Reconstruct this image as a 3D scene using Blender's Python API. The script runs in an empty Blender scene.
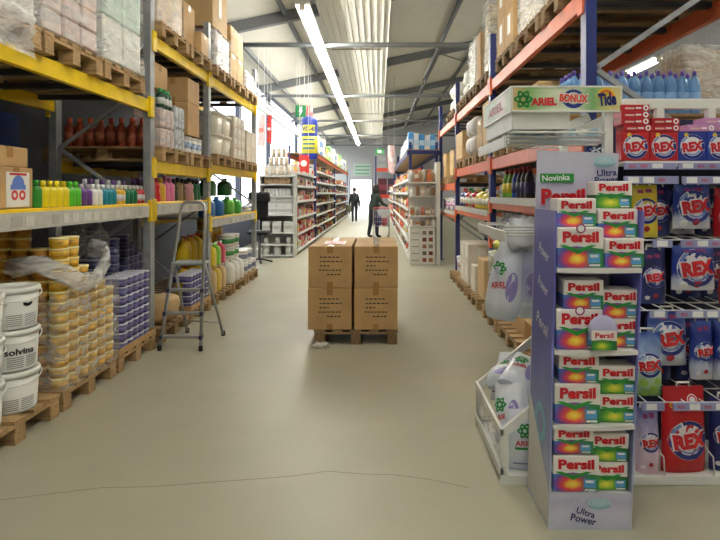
import bpy, bmesh, math, random
from mathutils import Vector, Matrix
R = random.Random(7)
SC = bpy.context.scene
COL = SC.collection
PI = math.pi
H = 1.5
ORD = 'first second third fourth fifth sixth seventh eighth ninth tenth eleventh twelfth thirteenth fourteenth fifteenth sixteenth seventeenth eighteenth nineteenth twentieth'.split()
ORD += ['twenty-' + w for w in ORD[:9]] + ['thirtieth'] + ['thirty-' + w for w in ORD[:9]]

# ------------------------------------------------------------------ materials
def lin(c):
    return tuple(((v / 255) / 12.92 if v / 255 <= .04045 else ((v / 255 + .055) / 1.055) ** 2.4) for v in c) + (1,)
_M = {}
def mat(name, c=(200, 200, 200), rough=.5, metal=0, var=.12, scale=8, bump=0, stretch=None, c2=None, emit=0, coat=0):
    if name in _M: return _M[name]
    m = bpy.data.materials.new(name); m.use_nodes = True
    nt = m.node_tree; N = nt.nodes; L = nt.links
    b = N['Principled BSDF']
    b.inputs['Roughness'].default_value = rough; b.inputs['Metallic'].default_value = metal
    if coat: b.inputs['Coat Weight'].default_value = coat
    col = lin(c)
    if emit:
        b.inputs['Base Color'].default_value = col
        b.inputs['Emission Color'].default_value = col; b.inputs['Emission Strength'].default_value = emit
    else:
        tc = N.new('ShaderNodeTexCoord'); src = tc.outputs['Object']
        if stretch:
            mp = N.new('ShaderNodeMapping'); mp.inputs['Scale'].default_value = stretch
            L.new(src, mp.inputs['Vector']); src = mp.outputs[0]
        no = N.new('ShaderNodeTexNoise'); no.inputs['Scale'].default_value = scale; no.inputs['Detail'].default_value = 5
        L.new(src, no.inputs['Vector'])
        rp = N.new('ShaderNodeValToRGB')
        d = lin(c2) if c2 else tuple(v * (1 - var) for v in col[:3]) + (1,)
        e = col if c2 else tuple(min(1, v * (1 + var)) for v in col[:3]) + (1,)
        rp.color_ramp.elements[0].color = d; rp.color_ramp.elements[1].color = e
        rp.color_ramp.elements[0].position = .3; rp.color_ramp.elements[1].position = .7
        L.new(no.outputs[0], rp.inputs[0]); L.new(rp.outputs[0], b.inputs['Base Color'])
        if bump:
            bp = N.new('ShaderNodeBump'); bp.inputs['Strength'].default_value = bump; bp.inputs['Distance'].default_value = .02
            L.new(no.outputs[0], bp.inputs['Height']); L.new(bp.outputs[0], b.inputs['Normal'])
    _M[name] = m
    return m
def cm(c, rough=.45):                       # a plain coloured plastic or print
    return mat('colour_%d_%d_%d_%d' % (c[0], c[1], c[2], int(rough * 100)), c, rough, var=.06, scale=20)
def film_mat(name, alpha, c=(235, 238, 240), scale=14):
    m = bpy.data.materials.new(name); m.use_nodes = True
    nt = m.node_tree; N = nt.nodes; L = nt.links
    b = N['Principled BSDF']; b.inputs['Base Color'].default_value = lin(c); b.inputs['Roughness'].default_value = .18
    tr = N.new('ShaderNodeBsdfTransparent'); mx = N.new('ShaderNodeMixShader')
    tc = N.new('ShaderNodeTexCoord'); mp = N.new('ShaderNodeMapping'); mp.inputs['Scale'].default_value = (1, 1, 3)
    mp.inputs['Rotation'].default_value = (.3, .5, .2)
    no = N.new('ShaderNodeTexNoise'); no.inputs['Scale'].default_value = scale; no.inputs['Detail'].default_value = 6; no.inputs['Distortion'].default_value = .8
    L.new(tc.outputs['Object'], mp.inputs[0]); L.new(mp.outputs[0], no.inputs['Vector'])
    mr = N.new('ShaderNodeMapRange'); mr.inputs[1].default_value = .3; mr.inputs[2].default_value = .7
    mr.inputs[3].default_value = max(0, alpha - .22); mr.inputs[4].default_value = min(1, alpha + .22)
    L.new(no.outputs[0], mr.inputs[0]); L.new(mr.outputs[0], mx.inputs[0])
    bp = N.new('ShaderNodeBump'); bp.inputs['Strength'].default_value = .45; bp.inputs['Distance'].default_value = .03
    L.new(no.outputs[0], bp.inputs['Height']); L.new(bp.outputs[0], b.inputs['Normal'])
    L.new(tr.outputs[0], mx.inputs[1]); L.new(b.outputs[0], mx.inputs[2]); L.new(mx.outputs[0], N['Material Output'].inputs[0])
    return m
FILM = film_mat('stretch_film', .2, scale=6)
FILM2 = film_mat('cloudy_film', .42, (240, 240, 238), 7)
CLEAR = film_mat('clear_film', .16)
def glass_mat():
    m = bpy.data.materials.new('window_glass'); m.use_nodes = True
    N = m.node_tree.nodes; L = m.node_tree.links
    g = N.new('ShaderNodeBsdfGlossy'); g.inputs['Roughness'].default_value = .02
    t = N.new('ShaderNodeBsdfTransparent'); t.inputs[0].default_value = (.96, .98, 1, 1); mx = N.new('ShaderNodeMixShader'); mx.inputs[0].default_value = .06
    L.new(t.outputs[0], mx.inputs[1]); L.new(g.outputs[0], mx.inputs[2]); L.new(mx.outputs[0], N['Material Output'].inputs[0])
    return m
GLASS = glass_mat()
WOOD = mat('pallet_wood', (164, 134, 92), .75, var=.3, scale=5, bump=.3, stretch=(1, 9, 9))
WOODD = mat('old_pallet_wood', (128, 104, 72), .8, var=.3, scale=5, bump=.3, stretch=(1, 9, 9))
KRAFT = mat('kraft_board', (184, 148, 98), .7, var=.1, scale=6)
KRAFT2 = mat('pale_kraft_board', (205, 172, 122), .7, var=.08, scale=6)
KRAFT3 = mat('dull_kraft_board', (150, 118, 76), .75, var=.1, scale=6)
TAPE = mat('brown_tape', (164, 124, 76), .25, var=.08)
GALV = mat('galvanised_steel', (158, 162, 165), .45, .25, var=.15, scale=12)
STEEL = mat('grey_painted_steel', (118, 121, 124), .5, .2, var=.08)
ALU = mat('brushed_aluminium', (186, 188, 188), .32, .8, var=.08, scale=30)
YEL = mat('yellow_beam_paint', (240, 204, 16), .42, var=.1)
ORA = mat('orange_beam_paint', (216, 104, 62), .45, var=.1)
BLU = mat('blue_upright_paint', (36, 48, 112), .42, var=.12)
WHT = mat('white_enamel', (226, 226, 220), .4, var=.04)
PWHT = mat('white_plastic', (228, 228, 222), .38, var=.05)
RAIL = mat('grey_price_rail', (186, 184, 176), .45, var=.1, scale=25)
BLACK = mat('black_plastic', (22, 22, 26), .5, var=.2)
RUBBER = mat('black_rubber', (24, 24, 24), .8)
INK = mat('dark_print', (48, 40, 34), .7)

# ------------------------------------------------------------------ mesh builder
_TXT = {}
def text_geo(s, bold=.0, shear=0):
    k = (s, bold, shear)
    if k in _TXT: return _TXT[k]
    cu = bpy.data.curves.new('txt', 'FONT'); cu.body = s; cu.size = 1; cu.align_x = 'CENTER'
    cu.offset = bold; cu.shear = shear; cu.resolution_u = 3
    o = bpy.data.objects.new('txt', cu); COL.objects.link(o)
    dg = bpy.context.evaluated_depsgraph_get(); dg.update()
    me = bpy.data.meshes.new_from_object(o.evaluated_get(dg))
    vs = [(v.co.x, v.co.y) for v in me.vertices]; fs = [tuple(p.vertices) for p in me.polygons]
    bpy.data.objects.remove(o); bpy.data.curves.remove(cu); bpy.data.meshes.remove(me)
    x0 = min(v[0] for v in vs); x1 = max(v[0] for v in vs); y0 = min(v[1] for v in vs); y1 = max(v[1] for v in vs)
    vs = [((x - (x0 + x1) / 2) / (x1 - x0), (y - (y0 + y1) / 2) / (y1 - y0)) for x, y in vs]
    _TXT[k] = (vs, fs)
    return _TXT[k]

class MB:
    def __init__(s): s.v = []; s.f = []; s.m = []; s.sm = []; s.mats = []
    def mi(s, m):
        if m not in s.mats: s.mats.append(m)
        return s.mats.index(m)
    def add(s, vs, fs, m, smooth=False, M=None):
        b = len(s.v); i = s.mi(m)
        s.v += [tuple(M @ Vector(v)) if M else tuple(v) for v in vs]
        for f in fs: s.f.append(tuple(b + k for k in f)); s.m.append(i); s.sm.append(smooth)
        return s
    def box(s, x0, y0, z0, x1, y1, z1, m, c=0, M=None):
        if x0 > x1: x0, x1 = x1, x0
        if y0 > y1: y0, y1 = y1, y0
        if z0 > z1: z0, z1 = z1, z0
        if c <= 0:
            vs = [(x, y, z) for z in (z0, z1) for y in (y0, y1) for x in (x0, x1)]
            return s.add(vs, [(0, 2, 3, 1), (4, 5, 7, 6), (0, 1, 5, 4), (2, 6, 7, 3), (0, 4, 6, 2), (1, 3, 7, 5)], m, False, M)
        pts = []
        for sx, X in ((1, x0), (-1, x1)):
            for sy, Y in ((1, y0), (-1, y1)):
                for sz, Z in ((1, z0), (-1, z1)):
                    pts += [(X, Y + sy * c, Z + sz * c), (X + sx * c, Y, Z + sz * c), (X + sx * c, Y + sy * c, Z)]
        return s.hull(pts, m, M)
    def hull(s, pts, m, M=None, smooth=False):
        bm = bmesh.new()
        for p in pts: bm.verts.new(p)
        bmesh.ops.convex_hull(bm, input=bm.verts)
        bmesh.ops.dissolve_limit(bm, angle_limit=.02, verts=bm.verts, edges=bm.edges)
        bmesh.ops.recalc_face_normals(bm, faces=bm.faces)
        bm.verts.index_update()
        s.add([v.co[:] for v in bm.verts], [tuple(v.index for v in f.verts) for f in bm.faces], m, smooth, M)
        bm.free(); return s
    def lathe(s, prof, m, seg=16, cx=0, cy=0, sx=1, sy=1, p=2, smooth=True, M=None, rot=0):
        vs = []; fs = []
        n = len(prof)
        for k in range(seg):
            a = 2 * PI * k / seg + rot; ca, sa = math.cos(a), math.sin(a)
            q = 1 if p == 2 else (abs(ca) ** p + abs(sa) ** p) ** (-1 / p)
            for r, z in prof: vs.append((cx + r * q * ca * sx, cy + r * q * sa * sy, z))
        for k in range(seg):
            k2 = (k + 1) % seg
            for j in range(n - 1): fs.append((k * n + j, k2 * n + j, k2 * n + j + 1, k * n + j + 1))
        if prof[0][0] > 1e-6: fs.append(tuple(k * n for k in range(seg))[::-1])
        if prof[-1][0] > 1e-6: fs.append(tuple(k * n + n - 1 for k in range(seg)))
        return s.add(vs, fs, m, smooth, M)
    def tube(s, pts, r, m, seg=8, close=False):
        pts = [Vector(p) for p in pts]; n = len(pts); vs = []; fs = []
        up = None
        for i, p in enumerate(pts):
            t = (pts[min(i + 1, n - 1)] - pts[max(i - 1, 0)]).normalized()
            if up is None: up = Vector((0, 0, 1)) if abs(t.z) < .9 else Vector((1, 0, 0))
            a = t.cross(up).normalized(); b = a.cross(t).normalized(); up = b
            rr = r[i] if isinstance(r, (list, tuple)) else r
            for k in range(seg):
                q = 2 * PI * k / seg; vs.append(tuple(p + a * math.cos(q) * rr + b * math.sin(q) * rr))
        for i in range(n - 1):
            for k in range(seg):
                k2 = (k + 1) % seg; fs.append((i * seg + k, i * seg + k2, (i + 1) * seg + k2, (i + 1) * seg + k))
        fs.append(tuple(range(seg))[::-1]); fs.append(tuple((n - 1) * seg + k for k in range(seg)))
        return s.add(vs, fs, m, True)
    def bar(s, p, q, w, h, m, side=None):
        p, q = Vector(p), Vector(q); t = (q - p).normalized()
        side = Vector(side) if side else (Vector((0, 0, 1)) if abs(t.z) < .9 else Vector((0, 1, 0)))
        a = t.cross(side).normalized(); b = a.cross(t).normalized()
        vs = [tuple(e + a * w / 2 * i + b * h / 2 * j) for e in (p, q) for j in (-1, 1) for i in (-1, 1)]
        return s.add(vs, [(0, 2, 3, 1), (4, 5, 7, 6), (0, 1, 5, 4), (2, 6, 7, 3), (0, 4, 6, 2), (1, 3, 7, 5)], m)
    def quad(s, a, b, c, d, m): return s.add([a, b, c, d], [(0, 1, 2, 3)], m)
    def slab(s, poly, t, m):                 # extrude a planar 3D polygon by vector t
        n = len(poly); t = Vector(t); vs = [tuple(p) for p in poly] + [tuple(Vector(p) + t) for p in poly]
        return s.add(vs, [tuple(range(n))[::-1], tuple(range(n, 2 * n))] + [(k, (k + 1) % n, (k + 1) % n + n, k + n) for k in range(n)], m)
    def flat(s, vs2, fs, m, f): return s.add([f(x, z) for x, z in vs2], fs, m)
    def text(s, t, cx, cz, w, h, m, f, bold=.02, rot=0, shear=0):
        vs, fs = text_geo(t, bold, shear); c, sn = math.cos(rot), math.sin(rot)
        return s.flat([(cx + x * w * c - y * h * sn, cz + x * w * sn + y * h * c) for x, y in vs], fs, m, f)
    def ring(s, cx, cz, r0, r1, m, f, a0=0, a1=2 * PI, seg=28, sq=1):
        vs = []; fs = []
        for k in range(seg + 1):
            a = a0 + (a1 - a0) * k / seg
            for r in (r0, (r0 + r1) / 2, r1): vs.append((cx + r * math.cos(a), cz + r * sq * math.sin(a)))
        for k in range(seg):
            for j in (0, 1): fs.append((k * 3 + j, k * 3 + j + 1, k * 3 + j + 4, k * 3 + j + 3))
        return s.flat(vs, fs, m, f)
    def rect(s, x0, z0, x1, z1, m, f, n=1):
        vs = [(x0 + (x1 - x0) * i / n, z0 + (z1 - z0) * j / n) for j in range(n + 1) for i in range(n + 1)]
        fs = [(j * (n + 1) + i, j * (n + 1) + i + 1, (j + 1) * (n + 1) + i + 1, (j + 1) * (n + 1) + i) for j in range(n) for i in range(n)]
        return s.flat(vs, fs, m, f)
    def mesh(s, name):
        me = bpy.data.meshes.new(name); me.from_pydata(s.v, [], s.f)
        for m in s.mats: me.materials.append(m)
        me.polygons.foreach_set('material_index', s.m); me.polygons.foreach_set('use_smooth', s.sm)
        me.update()
        return me
    def build(s, name, parent=None, loc=(0, 0, 0)):
        o = bpy.data.objects.new(name, s.mesh(name)); COL.objects.link(o); o.location = loc
        if parent: o.parent = parent
        return o

def tag(o, label=None, cat=None, group=None, kind=None):
    if label: o['label'] = label
    if cat: o['category'] = cat
    if group: o['group'] = group
    if kind: o['kind'] = kind
    return o
def thing(name, label, cat, loc=(0, 0, 0), rz=0, group=None):
    o = bpy.data.objects.new(name, None); COL.objects.link(o); o.empty_display_size = .05
    o.location = loc; o.rotation_euler = (0, 0, rz)
    return tag(o, label, cat, group)
def struct(name, mb): return tag(mb.build(name), kind='structure')
class Kind:                                  # one sort of thing: its meshes, shared by every copy
    def __init__(s, name, cat, parts=None, mesh=None): s.name = name; s.cat = cat; s.parts = parts or []; s.mesh = mesh
    def put(s, label, loc, rz=0, group=None, scale=None, rot=None):
        loc = (loc[0], loc[1], loc[2] + .0015)
        if s.mesh:
            o = bpy.data.objects.new(s.name, s.mesh); COL.objects.link(o); o.location = loc; o.rotation_euler = (0, 0, rz); tag(o, label, s.cat, group)
        else:
            o = thing(s.name, label, s.cat, loc, rz, group)
        if rot: o.rotation_euler = rot
        if scale: o.scale = scale
        for p in s.parts:
            c = bpy.data.objects.new(p[0], p[1]); COL.objects.link(c); c.parent = o
            if len(p) > 3 and p[3]: c['label'] = p[3]
            for q in (p[2] if len(p) > 2 and p[2] else ()):
                d = bpy.data.objects.new(q[0], q[1]); COL.objects.link(d); d.parent = c
        return o
_K = {}
def cached(f):
    def g(*a, **k):
        key = (f.__name__, a, tuple(sorted(k.items())))
        if key not in _K: _K[key] = f(*a, **k)
        return _K[key]
    return g

# ------------------------------------------------------------------ kinds
@cached
def pallet(old=False, wy=.8):
    w = WOODD if old else WOOD
    d = MB(); hw = wy / 2
    ys = [-hw + .05 * wy / .8 + i * (wy - .1 * wy / .8) / 4 for i in range(5)]
    for i, y in enumerate(ys): d.box(-.6, y - .058 if i % 2 == 0 else y - .048, .122, .6, y + .058 if i % 2 == 0 else y + .048, .144, w)
    for x in (-.545, 0, .545): d.box(x - .05, -hw, .1, x + .05, hw, .122, w)
    parts = [('deck', d.mesh('pallet_deck'))]
    sk = []
    for y in (-hw + .05, 0, hw - .05):
        parts.append(('skid', MB().box(-.6, y - .05, 0, .6, y + .05, .022, w).mesh('pallet_skid')))
        for x in (-.545, 0, .545):
            parts.append(('block', MB().box(x - .055, y - .05, .022, x + .055, y + .05, .1, w, .004).mesh('pallet_block')))
    return Kind('pallet', 'pallet', parts)
@cached
def carton(w, d, h, tone=0, tape=True, extra=None):
    k = (KRAFT, KRAFT2, KRAFT3, mat('whitish_board', (214, 204, 188), .6, var=.06))[tone]
    b = MB().box(-w / 2, -d / 2, 0, w / 2, d / 2, h, k, .006)
    parts = [('box_body', b.mesh('box_body'))]
    e = .0015
    if tape:
        t = MB(); tw = .03
        long_y = d >= w
        if long_y:
            t.box(-tw, -d / 2 - e, h, tw, d / 2 + e, h + e, TAPE)
            for s in (-1, 1): t.box(-tw, s * (d / 2 + e), h - .07, tw, s * d / 2, h + e, TAPE)
            for s in (-1, 1): t.box(-tw, s * (d / 2 + e), 0, tw, s * d / 2, .06, TAPE)
        else:
            t.box(-w / 2 - e, -tw, h, w / 2 + e, tw, h + e, TAPE)
            for s in (-1, 1): t.box(s * (w / 2 + e), -tw, h - .07, s * w / 2, tw, h + e, TAPE)
        parts.append(('tape', t.mesh('tape')))
    if extra == 'lines':                    # four rows of stencilled print on the near face
        t = MB(); f = lambda x, z: (x, -d / 2 - .002, z)
        for r, (x0, n) in enumerate(((-.10, 5), (-.10, 6), (-.10, 3), (-.11, 7), (-.03, 4))):
            x = x0; z = h * .74 - r * .043
            for q in range(n):
                l = R.uniform(.018, .036)
                if x + l < w / 2 - .05: t.rect(x, z - .006, x + l, z + .006, INK, f)
                x += l + .01
        parts.append(('printed_text', t.mesh('print')))
    if extra == 'label':                    # white paper label on the aisle faces
        t = MB(); lw = PWHT
        t.box(-.06, -d / 2 - .002, h * .4, .06, -d / 2, h * .8, lw)
        for s in (-1, 1): t.box(s * w / 2, -.06, h * .35, s * (w / 2 + .002), .06, h * .85, lw)
        parts.append(('paper_label', t.mesh('paper_label')))
    return Kind('carton', 'carton', parts)
@cached
def bottle(c, cap, r=.04, h=.18, label=None, form=0, flat=1.0):
    pr = {0: [(0, 0), (.92, .0), (1, .03), (1, .62), (.9, .7), (.45, .78), (.42, .84)],
          1: [(0, 0), (.95, 0), (1, .04), (.9, .3), (.74, .45), (.9, .58), (.7, .72), (.36, .8), (.34, .86)],
          2: [(0, 0), (.95, 0), (1, .03), (1, .4), (.95, .44), (1, .48), (1, .64), (.7, .79), (.34, .88), (.3, .92)]}[form]
    body = MB().lathe([(a * r, b * h) for a, b in pr], cm(c, .28), 14, sy=flat)
    z0 = pr[-1][1] * h
    cr = r * (.46 if form != 2 else .35)
    cp = MB().lathe([(cr, z0 - .012), (cr, h * .97), (cr * .8, h), (0, h)], cm(cap, .35), 12)
    parts = [('bottle_body', body.mesh('bottle_body')), ('cap', cp.mesh('cap'))]
    if label: parts.append(('label_band', MB().lathe([(r * 1.012, h * .16), (r * 1.012, h * .5)], cm(label, .5), 14, sy=flat).mesh('label_band')))
    return Kind('bottle', 'bottle', parts)
@cached
def jug(c, cap, w=.2, d=.14, h=.34, label=None):
    m = cm(c, .3)
    b = MB().lathe([(0, 0), (.96 * w / 2, 0), (w / 2, .02), (w / 2, .6 * h), (.8 * w / 2, .78 * h), (.3 * w / 2, .86 * h), (.26 * w / 2, .92 * h)], m, 20, sy=d / w, p=4)
    hd = MB().tube([(-.36 * w, 0, .6 * h), (-.34 * w, 0, .86 * h), (-.2 * w, 0, .93 * h), (-.02 * w, 0, .9 * h)], .018, m, 8)
    cp = MB().lathe([(.16 * w, .9 * h), (.16 * w, .99 * h), (0, h)], cm(cap, .4), 12)
    parts = [('jug_body', b.mesh('jug_body')), ('handle', hd.mesh('handle')), ('cap', cp.mesh('cap'))]
    if label: parts.append(('label_band', MB().lathe([(w / 2 * 1.01, .18 * h), (w / 2 * 1.01, .5 * h)], cm(label, .5), 20, sy=d / w, p=4).mesh('label_band')))
    return Kind('jug', 'jug', parts)
@cached
def tub(c, lid, r=.065, h=.0745, band=None, square=False, name='tub', top=None):
    p = 5 if square else 2; sg = 16
    b = MB().lathe([(0, 0), (.86 * r, 0), (.9 * r, .008), (.96 * r, h * .8)], cm(c, .4), sg, p=p)
    l = MB().lathe([(.96 * r, h * .8), (r, h * .8), (r, h * .96), (.92 * r, h * .975)], cm(lid, .4), sg, p=p)
    l.lathe([(.93 * r, h * .965), (0, h * .965)], cm(top or lid, .4), sg, p=p)
    parts = [('tub_body', b.mesh('tub_body')), ('lid', l.mesh('lid'))]
    if band: parts.append(('label_band', MB().lathe([(.905 * r, h * .14), (.955 * r, h * .64)], mat('band_%d_%d_%d' % band, band, .5, var=.6, scale=22), sg, p=p).mesh('label_band')))
    return Kind(name, 'tub', parts)
def bucket_kind(brand=None, badge=False):
    r0, r1, h = .135, .152, .255
    b = MB().lathe([(0, 0), (r0, 0), (r0 + .004, .012), (r1 - .003, h - .03)], PWHT, 32)
    rim = MB().lathe([(r1 - .004, h - .035), (r1 + .006, h - .034), (r1 + .008, h - .012), (r1 + .002, h - .002), (r1 - .012, h - .002), (r1 - .016, h - .012), (0, h - .012)], PWHT, 32)
    hd = MB()
    pts = [((r1 + .012) * math.cos(a) * .999, -(r1 + .012) * math.sin(a), h - .03 - .05 * math.sin(a)) for a in [PI * k / 16 for k in range(17)]]
    hd.tube(pts, .004, PWHT, 6)
    f = lambda x, z: ((r0 + .019 * z / h + .003) * math.sin(x / .145), -(r0 + .019 * z / h + .003) * math.cos(x / .145), z)
    pr = MB(); gy = cm((120, 122, 124))
    if brand: pr.text(brand, .0, h * .48, .17, .042, cm((46, 44, 52)), f, .03)
    if badge:
        pr.ring(.05, h * .62, .0, .03, cm((30, 32, 40)), f, PI * .9, PI * 2.1, sq=.7)
    for i in range(6):
        for x0, x1 in ((-.07, .02), (.035, .12)):
            pr.rect(x0, h * .33 - i * .0125, x1, h * .33 - i * .0125 + .005, gy, f, 4)
    return Kind('bucket', 'bucket', [('bucket_body', b.mesh('bucket_body'), [('printed_text', pr.mesh('print'))]), ('lid', rim.mesh('bucket_lid')), ('handle', hd.mesh('bucket_handle'))])

def rnd_shell(x0, x1, y0, y1, z0, z1, n, amp, seed, ragged=0, sides='fblr', top=False):
    """A wrinkled sheet round a load: a closed loop of columns, jittered."""
    q = random.Random(seed); loop = []
    c = .02
    for (ax, ay), (bx, by) in (((x0, y0), (x1, y0)), ((x1, y0), (x1, y1)), ((x1, y1), (x0, y1)), ((x0, y1), (x0, y0))):
        for k in range(n): loop.append((ax + (bx - ax) * k / n, ay + (by - ay) * k / n))
    m = n + 2; vs = []; fs = []
    cx, cy = (x0 + x1) / 2, (y0 + y1) / 2
    tops = [z1 - ragged * q.random() for _ in loop]
    for j in range(m + 1):
        for i, (x, y) in enumerate(loop):
            t = j / m; z = z0 + (tops[i] - z0) * t
            o = amp * (q.random() * 1.4 - .2) + .0
            dx, dy = (x - cx), (y - cy); l = math.hypot(dx, dy) or 1
            vs.append((x + dx / l * o, y + dy / l * o, z))
    K = len(loop)
    for j in range(m):
        for i in range(K):
            i2 = (i + 1) % K; fs.append((j * K + i, j * K + i2, (j + 1) * K + i2, (j + 1) * K + i))
    if top: fs.append(tuple(m * K + i for i in range(K)))
    return vs, fs
# ------------------------------------------------------------------ camera, world
cd = bpy.data.cameras.new('camera'); cam = bpy.data.objects.new('camera', cd); COL.objects.link(cam)
cam.location = (0, 0, H); cam.rotation_euler = (PI / 2, 0, 0)
cd.sensor_width = 36; cd.lens = 28; cd.shift_x = -18 / 720; cd.shift_y = -77 / 720; cd.clip_start = .05; cd.clip_end = 200
SC.camera = cam
w = bpy.data.worlds.new('daylight'); SC.world = w; w.use_nodes = True
w.node_tree.nodes['Background'].inputs[0].default_value = (.93, .97, 1, 1); w.node_tree.nodes['Background'].inputs[1].default_value = 2.7
SC.view_settings.view_transform = 'Standard'; SC.view_settings.look = 'None'; SC.view_settings.gamma = 1
SC.view_settings.use_curve_mapping = False; SC.view_settings.exposure = .9

# ------------------------------------------------------------------ setting
XL, XR, Y0, YB = -3.75, 9.5, -3.0, 40.0
roofz = lambda x: 5.75 + .213 * x
CONC = mat('concrete_floor', (164, 160, 139), .42, var=.07, scale=1.3)
b = MB(); b.box(XL - .2, Y0, -.1, XR + .2, YB + 8, 0, CONC); struct('floor', b)
j = MB(); JO = mat('crack_dust', (122, 114, 94), .8)
cp_ = [(-1.9, 2.72), (-1.41, 2.85), (-1.15, 2.86), (-.896, 2.9), (-.574, 2.947), (-.42, 2.975), (-.275, 3.02), (-.09, 2.99), (.09, 2.98), (.28, 2.93), (.463, 2.85)]
for (xa, ya_), (xb, yb_) in zip(cp_, cp_[1:]): j.bar((xa, ya_, .0003), (xb, yb_, .0003), .004, .0008, JO)
struct('trim_1', j)
ROOF = mat('roof_sheet', (214, 212, 202), .6, var=.04, scale=3)
b = MB().box(-60, -30, -.25, 60, 120, -.12, mat('yard_paving', (138, 136, 130), .8)); struct('ground_outside', b)  # ground added outside to cut the light reaching the ceiling from below
b = MB(); b.slab([(XL - .2, Y0, roofz(XL - .2)), (XR + .2, Y0, roofz(XR + .2)), (XR + .2, YB, roofz(XR + .2)), (XL - .2, YB, roofz(XL - .2))], (0, 0, .12), ROOF); struct('ceiling', b)
WALLD = mat('dark_wall_sheet', (40, 44, 58), .6, var=.2)
WALLG = mat('grey_wall_sheet', (196, 197, 198), .6, var=.04)
b = MB(); top = roofz(XL)
YW = 11.6
b.box(XL - .15, Y0, 0, XL, YW, top, WALLD); b.box(XL - .15, YW, 0, XL, YB, 1.05, WALLD); b.box(XL - .15, YW, top - .02, XL, YB, top + .1, WALLG)
struct('wall_left', b)
b = MB(); b.box(XR, Y0, 0, XR + .15, YB, roofz(XR), mat('mid_grey_wall_sheet', (120, 120, 122), .6)); struct('wall_right', b)
b = MB(); b.box(XL - .2, Y0 - .15, 0, XR + .2, Y0, 7.8, WALLG); struct('wall_front', b)
b = MB(); dx0, dx1, dz = -2.0, -.42, 2.45
b.box(XL - .2, YB, 0, dx0, YB + .2, 7.8, WALLG); b.box(dx1, YB, 0, XR + .2, YB + .2, 7.8, WALLG); b.box(dx0, YB, dz, dx1, YB + .2, 7.8, WALLG)
struct('wall_back', b)
b = MB()
for x in (dx0, dx1): b.box(x - .04, YB - .03, 0, x + .04, YB, dz + .04, STEEL)
b.box(dx0, YB - .03, dz, dx1, YB, dz + .06, STEEL); struct('door_1', b)
FRM = mat('window_frame_paint', (62, 66, 82), .5)
ys = [YW, 15.2, 19.35, 26, 33, YB]
for i in range(5):
    a, c = ys[i], ys[i + 1]; b = MB()
    for y in (a + .05, c - .05): b.box(XL - .1, y - .07, 1.05, XL + .02, y + .07, top - .02, FRM)
    for z in (1.08, 4.22, top - .05): b.box(XL - .1, a, z - .03, XL + .02, c, z + .03, FRM)
    o = struct('window_%d' % (i + 1), b)
    g = MB().box(XL - .06, a + .1, 1.08, XL - .052, c - .1, top - .05, GLASS).build('window_glass', o)
    pl = bpy.data.lights.new('daylight_portal', 'AREA'); pl.shape = 'RECTANGLE'; pl.size = 3.5; pl.size_y = c - a; pl.cycles.is_portal = True
    po = bpy.data.objects.new('daylight_portal', pl); COL.objects.link(po); po.location = (XL - .2, (a + c) / 2, 2.9); po.rotation_euler = (0, -PI / 2, 0)
pl = bpy.data.lights.new('daylight_portal', 'AREA'); pl.shape = 'RECTANGLE'; pl.size = dx1 - dx0; pl.size_y = dz; pl.cycles.is_portal = True
po = bpy.data.objects.new('daylight_portal', pl); COL.objects.link(po); po.location = ((dx0 + dx1) / 2, YB + .25, dz / 2); po.rotation_euler = (-PI / 2, 0, 0)
b = MB(); b.box(XL + .02, YW, 4.33, XL + .1, YB, 4.45, PWHT); b.box(XL + .02, YW, 4.12, XL + .12, YB, 4.25, PWHT); b.box(XL + .02, YW, 4.53, XL + .06, YB, 4.57, STEEL); struct('trim_2', b)

# roof steel
RST = mat('roof_steel', (112, 115, 118), .5, .1, var=.06)
n = 0
for y in (5.6, 11.8, 18, 24.2, 30.4, 36.6):
    b = MB(); q = .24
    b.slab([(XL, y - .07, roofz(XL) - q), (XR, y - .07, roofz(XR) - q), (XR, y - .07, roofz(XR) - .01), (XL, y - .07, roofz(XL) - .01)], (0, .14, 0), RST)
    n += 1; struct('roof_beam_%d' % n, b)
    if y > 6:
        t = MB().tube([(XL, y, 4.62), (4.2, y, 4.62)], .05, STEEL, 10); struct('roof_beam_tie_%d' % n, t)
for i, x in enumerate((-3.2, -1.95, 1.95, 3.2, 4.5, 5.8, 7.1, 8.4)):
    b = MB().box(x - .035, Y0, roofz(x) - .12, x + .035, YB, roofz(x) - .005, RST); struct('roof_beam_purlin_%d' % (i + 1), b)
b = MB()
for y0, s in ((11.8, 1), (18, 1), (24.2, 1)):
    b.bar((1.95, y0, roofz(1.95) - .2), (1.3, y0 + 4.2, 4.75), .06, .06, RST); b.bar((2.0, y0, roofz(2) - .2), (3.4, y0 + 3, roofz(3.4) - .1), .025, .025, RST)
struct('roof_beam_brace', b)
# hanging corrugated light strip of the roof
SHEET = mat('corrugated_sheet', (226, 225, 216), .5, var=.03)
b = MB(); xs = []; x = -1.15
prof = []
while x < .1:
    prof += [(x, 0), (x + .03, 0), (x + .04, .022), (x + .128, .022), (x + .138, 0)]; x += .1385
for y0, y1 in ((3.0, 13.7), (13.6, 24.8), (24.7, 36)):
    dz_ = .01 if y0 > 13 and y0 < 20 else 0
    vs = [(px, y, 5.0 + pz + dz_ + t) for t in (0, .004) for y in (y0, y1) for px, pz in prof]; N_ = len(prof); fs = []
    for k in range(N_ - 1):
        fs.append((k, k + 1, N_ + k + 1, N_ + k)); fs.append((2 * N_ + k, 3 * N_ + k, 3 * N_ + k + 1, 2 * N_ + k + 1))
    b.add(vs, fs, SHEET)
struct('ceiling_strip', b)
DIRT = mat('dusty_lap', (134, 122, 100), .8, var=.5, scale=20)
b = MB()
for y in (13.6, 24.7): b.box(-1.12, y - .05, 4.985, .1, y + .05, 4.995, DIRT)
struct('trim_3', b)

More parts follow.
